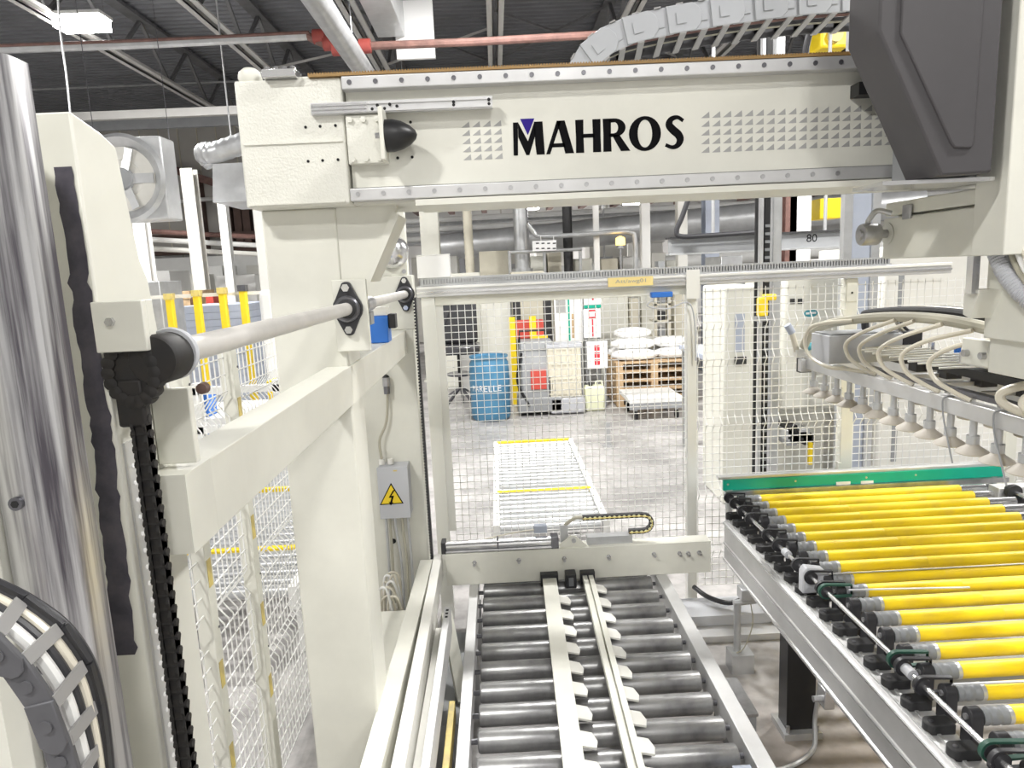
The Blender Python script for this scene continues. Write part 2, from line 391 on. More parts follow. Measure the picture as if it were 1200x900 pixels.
# printed triangles and lettering (thin film on the beam face)
def tris(x0, x1, z0, z1, nx, nz):
    mb = MB(); dx = (x1-x0)/nx; dz = (z1-z0)/nz
    for i in range(nx):
        for j in range(nz):
            a, b = x0+i*dx, z0+j*dz
            mb.add([(a, gy-.0006, b), (a+dx*.78, gy-.0006, b), (a+dx*.74, gy-.0006, b+dz*.72)], [(0, 1, 2)])
    return mb.build('printed_triangles', 'print_grey', G, smooth=0)
tris(-.078, .045, 2.374, 2.488, 4, 5)
tris(.622, 1.262, 2.366, 2.488, 20, 5)
LX, LZ, LH = .070, 2.381, .0925
def film(polys, name, m, lift=.0008):
    mb = MB()
    for p in polys: mb.add([(LX+u*LH, gy-lift, LZ+v*LH) for u, v in p], [tuple(range(len(p)))])
    return mb.build(name, m, G, smooth=0)
def ring(cx, cy, ro, rp, ri, rj, a0=0, a1=360, n=28):
    out = []
    for i in range(n):
        s, t = math.radians(a0+(a1-a0)*i/n), math.radians(a0+(a1-a0)*(i+1)/n)
        out.append([(cx+ro*math.cos(s), cy+rp*math.sin(s)), (cx+ro*math.cos(t), cy+rp*math.sin(t)), (cx+ri*math.cos(t), cy+rj*math.sin(t)), (cx+ri*math.cos(s), cy+rj*math.sin(s))])
    return out
def sh(polys, dx): return [[(u+dx, v) for u, v in p] for p in polys]
Mq = [[(0, 0), (.14, 0), (.17, .8), (.18, 1), (.02, 1)], [(.18, 1), (.17, .55), (.40, 0), (.47, 0), (.47, .42)], [(.47, .42), (.45, 0), (.50, 0), (.72, .62), (.70, 1), (.66, .92)],
      [(.68, 1), (.70, .3), (.73, 0), (.99, 0), (.95, 1)]]
Aq = [[(0, 0), (.13, 0), (.50, .96), (.50, 1), (.37, 1)], [(.36, 1), (.62, 1), (.89, 0), (.61, 0)], [(.16, .20), (.62, .20), (.60, .32), (.2, .32)]]
Hq = [[(0, 0), (.26, 0), (.25, .5), (.26, 1), (0, 1), (.01, .5)], [(.54, 0), (.80, 0), (.79, .5), (.80, 1), (.54, 1), (.55, .5)], [(.2, .45), (.6, .45), (.6, .57), (.2, .57)]]
Rq = [[(0, 0), (.26, 0), (.25, .5), (.26, 1), (0, 1), (.01, .5)], [(.2, .88), (.36, .88), (.36, 1), (.2, 1)], [(.2, .44), (.36, .44), (.36, .55), (.2, .55)], [(.28, .5), (.52, .5), (.86, 0), (.56, 0)]] + ring(.36, .72, .36, .28, .12, .165, -90, 90, 14)
Oq = ring(.5, .5, .51, .53, .23, .42)
cl = spline([(.60, .84, .11), (.42, .95, .12), (.22, .90, .17), (.15, .74, .23), (.27, .58, .25), (.43, .44, .25), (.50, .28, .23), (.42, .11, .17), (.25, .05, .12), (.03, .13, .11)], 6)
Sq = []; e = []
for i, p in enumerate(cl):
    d = cl[min(i+1, len(cl)-1)]-cl[max(i-1, 0)]; nn = Vector((-d.y, d.x)).normalized()*(p.z/2); e.append(((p.x+nn.x, p.y+nn.y), (p.x-nn.x, p.y-nn.y)))
for i in range(len(e)-1): Sq.append([e[i][0], e[i+1][0], e[i+1][1], e[i][1]])
for qs, dx in ((Mq, 0), (Aq, 1.03), (Hq, 1.98), (Rq, 2.85), (Oq, 3.68), (Sq, 4.80)): film(sh(qs, dx), 'printed_letter', 'print_black')
film([[(.25, 1.10), (.70, 1.10), (.475, .60)]], 'printed_mark', 'print_violet', .0011)

# front column under the beam
C1 = thing('gantry_column', 'square cream gantry column with a triangular gusset under the lettered beam', 'column', (-.59, 2.26, 0))
B(-.70, -.475, 2.16, 2.36, .02, 2.262).build('post', 'cream_side', C1, bevel=.006)
B(-.78, -.40, 2.08, 2.44, 0, .02).build('base_plate', 'cream_side', C1)
MB().prism([(-.475, 2.262), (-.292, 2.262), (-.292, 2.245), (-.39, 2.045), (-.475, 2.045)], 2.165, 2.19).build('gusset', 'cream', C1)
MB().add([(-.303, 2.15, 2.245), (-.283, 2.15, 2.232), (-.385, 2.15, 2.035), (-.398, 2.15, 2.05), (-.303, 2.34, 2.245), (-.283, 2.34, 2.232), (-.385, 2.34, 2.035), (-.398, 2.34, 2.05)],
         [(0,1,2,3),(7,6,5,4),(0,4,5,1),(1,5,6,2),(2,6,7,3),(3,7,4,0)]).build('gusset_flange', 'cream', C1)
B(-.502, -.398, 2.142, 2.16, 1.825, 2.045).build('bearing_plate', 'cream', C1, bevel=.002)

# second, rear column of the lift
C2 = thing('lift_column', 'wide pale rear lift column behind the gantry column holding the electrical box', 'column', (-.58, 3.6, 0))
B(-.76, -.43, 3.5, 3.72, .0, 1.78).build('post', 'cream', C2, bevel=.004)
B(-.72, -.418, 3.5, 3.60, 1.78, 2.05).build('head_plate', 'cream', C2, bevel=.003)
B(-.72, -.445, 3.55, 3.62, 2.05, 2.42).build('motor_plate', 'cream', C2, bevel=.003)
MB().lathe([(.085, .0), (.085, -.02), (.075, -.05), (.05, -.075), (.02, -.085), (.002, -.086)], (-.515, 3.55, 2.17), 'Y', 24).build('chrome_dome', 'steel_bright', C2)
for zz in (2.07, 2.30): MB().hexbolt((-.46, 3.55, zz), (0, -1, 0), .012, .014).build('bolt', 'steel', C2)
p = at(461, 634, Y=3.5); MB().cyl((p.x, 3.497, p.z), (p.x, 3.503, p.z), .014, 12).build('bolt_hole', 'hole', C2)

# shaft with flange bearings
sx, sz = -.457, 1.957
SH = thing('lift_shaft', 'long pale steel drive shaft running from near column to rear lift column', 'shaft', (sx, 2.2, sz))
MB().cyl((sx, .955, sz), (sx, 3.56, sz), .0195, 20).build('shaft', 'shaft', SH)
def flange(y, s):
    pts = []
    for a0, cx, cz, r in ((0, 0, 0, .046), (90, 0, .062, .02), (180, 0, 0, .046), (270, 0, -.062, .02)):
        for a in range(-40, 41, 16): pts.append((sx+(cx+r*math.cos(math.radians(a0+a)))*s, sz+(cz+r*math.sin(math.radians(a0+a)))*s))
    f = MB().prism(pts, y-.014, y).build('flange_bearing', 'black_plastic', SH, bevel=.002)
    MB().lathe([(.040*s, 0), (.040*s, -.012), (.035*s, -.016), (.028*s, -.014)], (sx, y-.014, sz), 'Y', 24).build('bearing_ring', 'steel_dark', f)
    MB().lathe([(.029*s, 0), (.029*s, -.02), (.022*s, -.022)], (sx, y-.012, sz), 'Y', 24).build('bearing_collar', 'black', f)
    for d in (1, -1): MB().hexbolt((sx, y-.014, sz+d*.064*s), (0, -1, 0), .0125*s, .010).build('flange_bolt', 'steel_bright', f)
flange(2.142, 1.0); flange(3.5, 1.05)
MB().cyl((sx, 2.37, sz), (sx, 2.50, sz), .026, 16).build('shaft_sleeve', 'steel', SH)
MB().box(sx-.02, sx+.02, 2.4, 2.46, sz-.07, sz-.026).build('shaft_clamp', 'grey_paint', SH)

# toothed lift belt at the rear column
def toothed_belt(name, lab, cat, x, y, z0, z1, w, t, pitch, m, side):
    mb = MB().box(x-t/2, x+t/2, y-w/2, y+w/2, z0, z1); z = z0
    while z < z1-pitch*.5:
        mb.box(x+side*t/2, x+side*(t/2+t*.8), y-w/2, y+w/2, z, z+pitch*.5); z += pitch
    return tag(mb.build(name, m, smooth=0), lab, cat)
toothed_belt('toothed_belt', 'black toothed lift belt hanging beside the gate post at the rear column', 'belt', -.405, 3.47, .50, 1.94, .03, .008, .016, 'black_plastic', -1)
# long horizontal tie beam
TB = thing('tie_beam', 'thick cream tie beam running alongside the column to the rear lift column', 'beam', (-.5, 2.2, 1.655))
B(-.545, -.468, 1.076, 2.159, 1.655, 1.777).build('front_segment', 'cream', TB, bevel=.002)
B(-.474, -.468, 2.159, 2.362, 1.655, 1.777).build('splice_plate', 'cream', TB)
B(-.545, -.468, 2.362, 3.498, 1.655, 1.777).build('rear_segment', 'cream', TB, bevel=.002)
B(-.521, -.468, .985, 1.076, 1.655, 1.777).build('near_end', 'cream', TB)
# blue solenoid block behind the column
t = thing('valve_block', 'small bright blue valve block with black plug beside the shaft', 'valve', (-.50, 2.9, 1.778))
B(-.535, -.455, 2.86, 2.95, 1.778, 1.89).build('valve_body', 'blue', t, bevel=.004)
B(-.455, -.425, 2.88, 2.94, 1.835, 1.895).build('plug', 'black_plastic', t, bevel=.003)
B(-.52, -.455, 2.87, 2.94, 1.89, 1.925).build('valve_cap', 'offwhite', t, bevel=.003)

# electrical box
E_ = thing('electrical_box', 'grey electrical box with yellow high voltage triangle on the rear lift column', 'electrical box', (-.57, 3.45, .828))
B(-.645, -.495, 3.40, 3.5, .828, 1.094).build('case', 'box_grey', E_, bevel=.003)
B(-.648, -.492, 3.385, 3.40, .825, 1.097).build('lid', 'box_grey', E_, bevel=.003)
p0, p1, p2 = at(445, 592, Y=3.383), at(473, 590, Y=3.383), at(458, 566, Y=3.383)
def inset(ps, k):
    cx = sum(p.x for p in ps)/3; cz = sum(p.z for p in ps)/3
    return [(cx+(p.x-cx)*k, cz+(p.z-cz)*k) for p in ps]
sg = MB().prism(inset((p0, p1, p2), 1.0), 3.3835, 3.385).build('warning_sign', 'print_black', E_, smooth=0)
MB().prism(inset((p0, p1, p2), .86), 3.3828, 3.3835).build('warning_field', 'yellow_paint', sg, smooth=0)
cx = (p0.x+p1.x+p2.x)/3; cz = (p0.z+p1.z+p2.z)/3
bolt = [(.012, .038), (-.014, -.002), (.0, -.002), (-.008, -.026), (-.016, -.022), (-.006, -.044), (.010, -.026), (.002, -.028), (.014, .008), (.0, .008), (.02, .036)]
MB().add([(cx+u, 3.3822, cz+v) for u, v in bolt], [tuple(range(len(bolt)))]).build('lightning_bolt', 'print_black', sg, smooth=0)
B(-.565, -.545, 3.383, 3.385, 1.075, 1.082).build('maker_label', 'yellow_worn', E_)
for xx in (-.63, -.585): MB().cyl((xx, 3.45, 1.097), (xx, 3.45, 1.125), .016, 12).build('cable_gland', 'offwhite', E_)
for i, (a, bnd) in enumerate([((-.63, 3.44), .0), ((-.61, 3.44), .0), ((-.585, 3.44), .02), ((-.545, 3.43), .01), ((-.515, 3.43), .005)]):
    x, y = a
    tag(MB().tube(spline([(x, y, .83), (x+bnd*.3, y, .72), (x+bnd, y-.01, .58), (x+bnd*1.2, y-.04, .40), (x+bnd, y-.05, .297)]), .007).build('cable', 'hose' if i % 2 else 'galv'),
        'thin grey cable hanging below the electrical box', 'cable', 'cables below the electrical box')
tag(MB().tube(spline([(-.63, 3.45, 1.12), (-.635, 3.46, 1.22), (-.60, 3.47, 1.30), (-.585, 3.47, 1.38), (-.58, 3.48, 1.48)]), .007).build('cable', 'hose'),
    'pale cable looping up from the top of the electrical box', 'cable')
t = thing('sensor_plug', 'small grey round sensor plug on the rear lift column above the box', 'sensor', (-.58, 3.47, 1.46))
MB().cyl((-.58, 3.47, 1.46), (-.58, 3.47, 1.50), .016, 12).build('plug_body', 'steel_dark', t)
MB().cyl((-.58, 3.47, 1.50), (-.58, 3.47, 1.545), .019, 14).build('plug_head', 'steel', t)
MB().lathe([(.019, 1.545), (.012, 1.556), (.002, 1.56)], (-.58, 3.47, 0)).build('plug_tip', 'black', t)
# valve cluster with pale hoses at the machine foot
t = thing('valve_manifold', 'cluster of valves and looping pale hoses at the foot of rear column', 'valve', (-.60, 3.2, .0))
B(-.70, -.50, 3.05, 3.42, .0, .30).build('manifold_base', 'cream', t, bevel=.004)
for i in range(7):
    x = -.68+random.random()*.075; y = 3.09+i*.041; z = .30
    B(x, x+.05, y, y+.035, z, z+.06+.05*random.random()).build('valve_unit', random.choice(['rubber', 'galv', 'offwhite', 'grey_paint']), t, bevel=.003)
for i in range(9):
    x = -.66+random.random()*.06; y = 3.08+random.random()*.22
    MB().tube(spline([(x, y, .34), (x+.02, y-.03, .46+random.random()*.12), (x+.06+.03*random.random(), y-.05, .50+random.random()*.1), (x+.09, y, .36), (x+.10, y+.05, .30)]), .006).build('hose', 'hose_clear' if i % 3 else 'white', t)
tag(B(-.78, -.46, 2.42, 3.04, 0, .50).build('plinth', 'cream', bevel=.006), 'low cream machine base block between the two columns', 'machine')

# =================================================================== NEAR COLUMN (left foreground)
NC = thing('lift_column', 'tall cream near column with worn black stripe and bolt strip', 'column', (-.60, 1.0, 0))
mb = MB()
prof = [(.92, 0), (1.075, 0), (1.075, 1.96), (1.062, 2.06), (1.045, 2.09), (1.03, 2.18), (1.02, 2.245), (.985, 2.258), (.92, 2.272)]
mb.prism(prof, -.80, -.522, 'YZ'); mb.build('post', 'cream_side', NC, bevel=.003)
mb = MB(); n = 60; zs = [1.535+(2.205-1.535)*i/n for i in range(n+1)]
rnd = random.Random(2); vs = []
for i, z in enumerate(zs):
    wdt = .024+.010*(1-i/n); ed = -rnd.random()*.006*(1 if z < 2.08 else .25); el = rnd.random()*.002
    xr = -.5225 - .006*max(0, (z-1.9)/.3) - .010*max(0, (1.85-z)/.3)+ed
    vs += [(xr-wdt+el, .9192, z), (min(xr, -.5215), .9192, z)]
mb.add(vs, [(2*i, 2*i+1, 2*i+3, 2*i+2) for i in range(n)])
mb.build('worn_stripe', 'stripe', NC, smooth=0)
# perforated strip on the side face
st = B(-.522, -.519, .932, .958, .95, 1.84).build('perforated_strip', 'alu', NC)
for i in range(34): MB().cyl((-.5195, .945, .98+i*.025), (-.518, .945, .98+i*.025), .0035, 8).build('strip_hole', 'print_white', st)
# bracket plates around the sprocket
br = B(-.524, -.458, .906, .918, 1.968, 2.034).build('bearing_bracket', 'cream_side', NC, bevel=.0015)
B(-.463, -.458, .918, .935, 1.968, 2.034).build('bracket_flange', 'cream', br, bevel=.001)
B(-.521, -.464, 1.02, 1.035, 1.785, 1.90).build('bearing_bracket', 'cream_side', NC, bevel=.002)
MB().hexbolt((-.500, .906, 2.008), (0, -1, 0), .006, .006).build('bracket_bolt', 'steel_bright', br)
SP = thing('chain_sprocket', 'greasy black chain sprocket on the shaft end at the near column', 'sprocket', (-.475, .96, 1.90))
MB().lathe([(.012, -.030), (.031, -.029), (.034, -.024), (.034, .02), (.02, .022)], (sx-.002, .945, sz-.003), 'Y', 28).build('bearing_housing', 'black_greasy', SP)
MB().lathe([(.02, 0), (.035, 0), (.037, .004), (.035, .012), (.02, .014)], (sx, .966, sz), 'Y', 28).build('sealing_ring', 'box_grey', SP)
mb = MB()
for i in range(18):
    a = 2*PI*i/18; cx, cz = sx-.032+.030*math.cos(a), sz-.018+.040*math.sin(a)
    mb.lathe([(.003, -.012), (.009, -.010), (.0105, 0), (.009, .010), (.003, .012)], (cx, .925, cz), 'Y', 10)
mb.cyl((sx-.032, .918, sz-.018), (sx-.032, .934, sz-.018), .032, 20)
mb.build('chain_wrap', 'black_greasy', SP)
B(sx-.058, sx-.02, .916, .934, 1.865, 1.93).build('chain_tail', 'black_greasy', SP, bevel=.004)
MB().lathe([(.003, 0), (.008, .002), (.009, .014), (.004, .018)], (sx+.02, 1.0, 1.900), 'Y', 12).build('grease_nipple', 'brown', SP)
CH = thing('roller_chain', 'greasy black roller chain hanging down the near column', 'chain', (-.484, .925, .95))
lk = None
for i in range(44):
    z = 1.875-i*.0212
    if lk is None:
        mb = MB()
        for s in (-1, 1):
            mb.box(-.4895+s*.008-.002, -.4895+s*.008+.002, .918, .932, z-.012, z+.012)
            mb.cyl((-.4895+s*.008-.002, .925, z-.009), (-.4895+s*.008+.002, .925, z-.009), .0105, 8)
        mb.cyl((-.503, .925, z), (-.476, .925, z), .006, 8); mb.box(-.498, -.481, .920, .930, z-.0106, z+.0106)
        lk = mb.build('chain_link', 'black_greasy', CH)
    else: dup(lk, (0, 0, -i*.0212), CH)

# vertical guide rail right at the left border
GR = thing('vertical_guide', 'worn steel vertical guide rail with bolts at the near column', 'guide rail', (-.53, .78, 0))
MB().prism([(-.56, .79), (-.56, .745), (-.545, .735), (-.525, .735), (-.52, .745), (-.505, .745), (-.497, .752), (-.489, .752), (-.485, .758), (-.485, .79)], .0, 2.29, 'XY').build('rail', 'worn_steel_sheen', GR)
B(-.66, -.586, .79, .899, .0, 2.24).build('rail_carrier', 'cream_side', GR)
for zz in (2.212, 2.018, 1.824, 1.63):
    bo = MB().cyl((-.533, .735, zz), (-.533, .730, zz), .0075, 16).build('rail_bolt', 'steel_dark', GR)
    MB().cyl((-.533, .7302, zz), (-.533, .729, zz), .0042, 6).build('socket', 'black', bo)
B(-.68, -.562, .70, .79, .0, 2.28).build('rail_cover', 'cream_side', GR)

# near drag chain, bottom left corner
DC = thing('cable_drag_chain', 'dark grey drag chain with pale cross bars curving beside near guide rail', 'drag chain', (-.47, .62, 1.2))
pn = spline([at(px, py, Y=.585) for px, py in ((-50, 728), (-16, 752), (14, 782), (47, 829), (64, 872), (77, 914), (85, 962), (90, 1015))], 6)
pf_ = spline([at(px, py, Y=.64) for px, py in ((-15, 682), (28, 703), (72, 735), (101, 778), (114, 826), (120, 870), (124, 915), (126, 965))], 6)
for i in range(0, len(pn)-6, 6):
    a, b = pn[i], pn[i+6]; d = (b-a).normalized(); nr = Vector((d.z, 0, -d.x)); nr = nr if nr.x < 0 else -nr; h = .0135
    pts = [a-d*.004-nr*h, b-nr*h, b+d*.009-nr*h*.5, b+d*.011, b+d*.009+nr*h*.5, b+nr*h, a-d*.004+nr*h]
    yy = .583 if (i//6) % 2 else .5855
    pl = MB().prism([(p.x, p.z) for p in pts], yy, yy+.006).build('side_plate', 'chain_grey', DC, bevel=.0012)
    m_ = (a+b)/2; MB().cyl((m_.x, yy-.0015, m_.z), (m_.x, yy, m_.z), .0062, 18).build('link_pin', 'chain_grey', pl)
    c, e_ = pf_[i], pf_[i+6]
    MB().bar(c, e_, .012, .006, side=(0, 1, 0)).build('side_plate', 'black_plastic', DC)
    st_ = a-nr*h*.9; en_ = c.copy()
    MB().bar(Vector((st_.x, .588, st_.z)), en_+Vector((0, -.004, 0)), .0135, .003, side=d.cross(en_-st_)).build('cross_bar', 'chain_bar', DC)
for f, m, r in ((.28, 'white', .0062), (.46, 'black_plastic', .005), (.62, 'hose_clear', .0055), (.80, 'black_plastic', .006), (.93, 'black_plastic', .005)):
    MB().tube([(a-Vector((0, 0, 0))).lerp(b, f)+Vector((0, .012, -.003)) for a, b in zip(pn, pf_)], r).build('cable', m, DC)

# =================================================================== LIFT FRAME (lower left) AND CROSSBAR
def yrail(name, lab, x0, x1, z0, z1, y0, y1, m, dx=0, cat='rail'):
    mb = MB(); 
    vs = [(x0, y0, z0), (x1, y0, z0), (x1, y0, z1), (x0, y0, z1), (x0+dx, y1, z0), (x1+dx, y1, z0), (x1+dx, y1, z1), (x0+dx, y1, z1)]
    mb.add(vs, [(0,1,2,3),(7,6,5,4),(0,4,5,1),(1,5,6,2),(2,6,7,3),(3,7,4,0)])
    return tag(mb.build(name, m, bevel=.002), lab, cat)
yrail('lift_rail', 'cream square lift rail lying against the foot of gantry column', -.494, -.428, .50, .58, 1.2, 3.42, 'cream', .029)
yrail('lift_rail', 'pale channel lift rail beside the square rail, rising to the crossbar end', -.386, -.343, .46, .58, 1.2, 3.48, 'offwhite', -.012)
t = thing('lift_rail', 'slotted steel lift rail next to the yellow bar', 'rail', (-.285, 2.0, .46))
B(-.30, -.272, 1.2, 2.90, .46, .575).build('rail_body', 'alu', t, bevel=.002)
for i in range(3): B(-.292, -.28, 2.86-i*.03, 2.875-i*.03, .5745, .576).build('slot', 'hole', t)  # thin dark sheets painting the shade inside the slots
B(-.345, -.30, 1.2, 2.90, .46, .475).build('rail_web', 'offwhite', t)
t = thing('angled_strut', 'cream angled strut under the crossbar end', 'strut', (-.27, 3.2, 0))
MB().bar((-.31, 3.05, .46), (-.23, 2.75, .20), .05, .05).build('strut_bar', 'cream', t)
B(-.36, -.22, 2.60, 3.35, .0, .20).build('strut_base', 'grey_paint', t)
yl = at(524, 895, Z=.38)
t = thing('yellow_bar', 'worn yellow steel bar standing along the left of grey roller conveyor', 'bar', (-.25, 2.0, 0))
B(-.262, -.238, 1.3, 2.47, .33, .40).build('bar', 'yellow_worn', t, bevel=.003)
for yy in (1.5, 2.3): B(-.258, -.242, yy, yy+.03, 0, .33).build('support', 'steel_dark', t)

CB = thing('lift_crossbar', 'cream lift crossbar with row of bolts spanning above the grey rollers', 'crossbar', (.37, 3.5, .42))
B(-.335, 1.07, 3.44, 3.452, .418, .592).build('front_plate', 'cream', CB, bevel=.002)
B(-.335, 1.07, 3.452, 3.53, .58, .592).build('top_flange', 'cream', CB, bevel=.002)
B(-.335, 1.07, 3.50, 3.512, .44, .58).build('back_plate', 'cream_side', CB)
for px, py in ((556, 659), (608, 656), (661, 654), (713, 652), (766, 649), (796, 648), (806, 648), (819, 647)):
    p = at(px, py, Y=3.44); b_ = MB().cyl((p.x, 3.44, p.z), (p.x, 3.404, p.z), .0075, 10).build('bolt', 'steel', CB)
    MB().hexbolt((p.x, 3.44, p.z), (0, -1, 0), .012, .008).build('nut', 'steel_bright', b_)
cy = MB().cyl((-.335, 3.48, .622), (.23, 3.48, .622), .028, 20).build('pneumatic_cylinder', 'steel_bright', CB)
for zz in (.60, .645): MB().cyl((-.335, 3.452, zz), (.23, 3.452, zz), .007, 8).build('tie_rod', 'steel', cy)
B(.225, .265, 3.445, 3.515, .592, .655).build('cylinder_head', 'steel_dark', cy, bevel=.003)
B(-.355, -.33, 3.445, 3.515, .592, .655).build('cylinder_head', 'black_plastic', cy, bevel=.003)
B(-.06, -.052, 3.449, 3.512, .592, .652).build('cylinder_band', 'steel_dark', cy)
hb = MB().prism([(.27, .592), (.42, .592), (.40, .61), (.36, .65), (.33, .655), (.27, .61)], 3.455, 3.465).build('pivot_bracket', 'cream', CB)
MB().cyl((.345, 3.445, .63), (.345, 3.47, .63), .012, 12).build('pivot_pin', 'steel', hb)
B(.28, .32, 3.49, 3.52, .592, .70).build('bracket', 'galv', CB)
B(.14, .21, 3.50, 3.54, .66, .70).build('sensor', 'bluegrey', CB, bevel=.003)
MB().tube(spline([(.20, 3.52, .68), (.05, 3.52, .665), (-.1, 3.52, .64), (-.3, 3.5, .60)]), .004).build('cable', 'hose_clear', CB)
MB().tube(spline([(.30, 3.5, .66), (.31, 3.5, .70), (.36, 3.5, .735), (.40, 3.5, .735)]), .010).build('cable', 'hose', CB)
# small black and yellow drag chain in a flat U above the crossbar
sd = thing('cable_drag_chain', 'small black and yellow drag chain lying in a loop on the crossbar', 'drag chain', (.6, 3.5, .592))
q = [(x, .735) for x in [.40+.026*i for i in range(13)]] + [(.725+.045*math.sin(a), .69+.045*math.cos(a)) for a in [PI*i/6 for i in range(1, 6)]] + [(.725-.026*i, .645) for i in range(4)]
for i in range(len(q)-1):
    a, b = q[i], q[i+1]
    l_ = MB().bar((a[0], 3.50, a[1]), (b[0], 3.50, b[1]), .03, .022, side=(0, 0, 1) if abs(a[1]-b[1]) < .02 else (1, 0, 0)).build('chain_link', 'rubber', sd)
    m_ = ((a[0]+b[0])/2, (a[1]+b[1])/2)
    MB().cyl((m_[0], 3.484, m_[1]), (m_[0], 3.49, m_[1]), .0085, 8).build('link_dot', 'jug', l_)
    MB().bar((a[0], 3.486, a[1]), (b[0], 3.486, b[1]), .003, .019, side=(0, 1, 0)).build('link_edge', 'yellow_worn', l_)
MB().box(.42, .66, 3.47, 3.53, .592, .634).build('chain_tray', 'galv', sd)

# pusher bars hanging from the crossbar over the grey rollers
def pusher(lab, xa, xb, w, groove, tooth0):
    y0, y1 = 1.4, 3.42
    xn = xa+(xb-xa)*(2.0-3.3)/(2.0-3.3)
    slope = (xb-xa)/(3.3-2.0)
    f = lambda y: xa+slope*(y-2.0)
    t = thing('pusher_bar', lab, 'pusher bar', (f(2.4), 2.4, .418), 'pusher bars over the grey rollers')
    def seg(x_off, ww, z0, z1, nm, m, y0=y0, y1=y1):
        a, b = f(y0)+x_off, f(y1)+x_off
        return MB().add([(a, y0, z0), (a+ww, y0, z0), (a+ww, y0, z1), (a, y0, z1), (b, y1, z0), (b+ww, y1, z0), (b+ww, y1, z1), (b, y1, z1)],
                        [(0,1,2,3),(7,6,5,4),(0,4,5,1),(1,5,6,2),(2,6,7,3),(3,7,4,0)]).build(nm, m, t)
    if groove:
        seg(0, w*.42, .425, .455, 'bar_half', 'cream'); seg(w*.58, w*.42, .425, .455, 'bar_half', 'cream'); seg(w*.42, w*.16, .425, .430, 'groove', 'cream')
    else: seg(0, w, .425, .45, 'bar', 'cream')
    for i in range(14):
        y = tooth0-i*.1475
        if y < y0+.05: break
        x = f(y)+w
        MB().add([(x, y-.05, .44), (x+.05, y-.045, .425), (x+.058, y-.01, .424), (x+.045, y+.035, .425), (x, y+.03, .44),
                  (x, y-.05, .432), (x+.05, y-.045, .417), (x+.058, y-.01, .416), (x+.045, y+.035, .417), (x, y+.03, .432)],
                 [(0,1,2,3,4),(9,8,7,6,5),(0,5,6,1),(1,6,7,2),(2,7,8,3),(3,8,9,4),(4,9,5,0)]).build('tooth', 'offwhite', t)
    B(f(3.42)-.01, f(3.42)+w+.01, 3.40, 3.438, .405, .47).build('hanger', 'black_plastic', t)
    return t
pusher('plain cream pusher bar with teeth, first from the yellow bar side', .143, .168, .072, False, 3.20)
pusher('grooved cream pusher bar with teeth, farther from the yellow bar', .350, .378, .055, True, 3.30)
t = thing('sensor_block', 'small black sensor block under the crossbar between the pusher bars', 'sensor', (.32, 3.40, .42))
B(.29, .345, 3.37, 3.44, .40, .475).build('sensor_body', 'black_plastic', t, bevel=.003)
B(.305, .33, 3.366, 3.37, .415, .46).build('sensor_face', 'grey_cap', t)

# =================================================================== GREY ROLLER CONVEYOR
GC = thing('roller_conveyor', 'low conveyor of dark grey steel rollers under the cream crossbar', 'conveyor', (.31, 2.5, 0))
B(-.215, -.170, 1.0, 3.62, .30, .4175).build('side_rail', 'alu', GC, bevel=.002)
B(.775, .835, 1.0, 3.62, .30, .4175).build('side_rail', 'alu', GC, bevel=.002)
for xx in (-.20, .79):
    for yy in (1.2, 2.0, 2.95, 3.5): B(xx, xx+.035, yy, yy+.05, 0, .30).build('leg', 'alu', GC)
ro = None
for i in range(16):
    y = 3.60-i*.1475
    if ro is None:
        ro = MB().lathe([(.030, -.45), (.038, -.447), (.041, -.44), (.041, .44), (.038, .447), (.030, .45)], (.305, y, .362), 'X', 24).build('roller', 'roller_steel', GC)
        for s in (-1, 1):
            MB().cyl((.305+s*.45, y, .362), (.305+s*.478, y, .362), .010, 10).build('axle', 'steel_dark', ro)
    else: dup(ro, (0, -i*.1475, 0), GC)
p = at(818, 893, Z=.42)
B(.70, .76, 1.98, 2.02, .30, .41).build('clip', 'bluegrey', GC)

# =================================================================== YELLOW ROLLER CONVEYOR
YC = thing('roller_conveyor', 'large conveyor of bright yellow rollers on an aluminium frame', 'conveyor', (1.8, 2.5, 0))
fx = 1.165
MB().prism([(fx, .44), (fx, .455), (fx+.006, .458), (fx+.006, .53), (fx+.002, .535), (fx+.002, .545), (fx+.006, .55), (fx+.006, .64), (fx, .645), (fx, .66), (fx+.012, .664), (fx+.11, .664), (fx+.11, .44)], 1.1, 3.53).build('side_profile', 'alu', YC)
for z in (.448, .540, .652): B(fx-.002, fx, 1.1, 3.53, z-.003, z+.003).build('profile_lip', 'steel_bright', YC)
B(fx+.02, fx+.03, 1.1, 3.53, .664, .670).build('profile_lip', 'alu', YC); B(fx+.05, fx+.06, 1.1, 3.53, .664, .670).build('profile_lip', 'alu', YC)
B(3.9, 4.0, 1.1, 3.53, .44, .664).build('side_profile', 'alu', YC)
B(2.62, 2.70, 1.1, 3.6, .55, .70).build('middle_profile', 'alu', YC)
B(fx+.11, 3.9, 3.50, 3.55, .5, .66).build('end_profile', 'alu', YC)
B(fx+.11, 3.9, 2.2, 2.25, .45, .6).build('cross_tie', 'grey_paint', YC)
RY0, RP = 3.60, .1095
proto = None
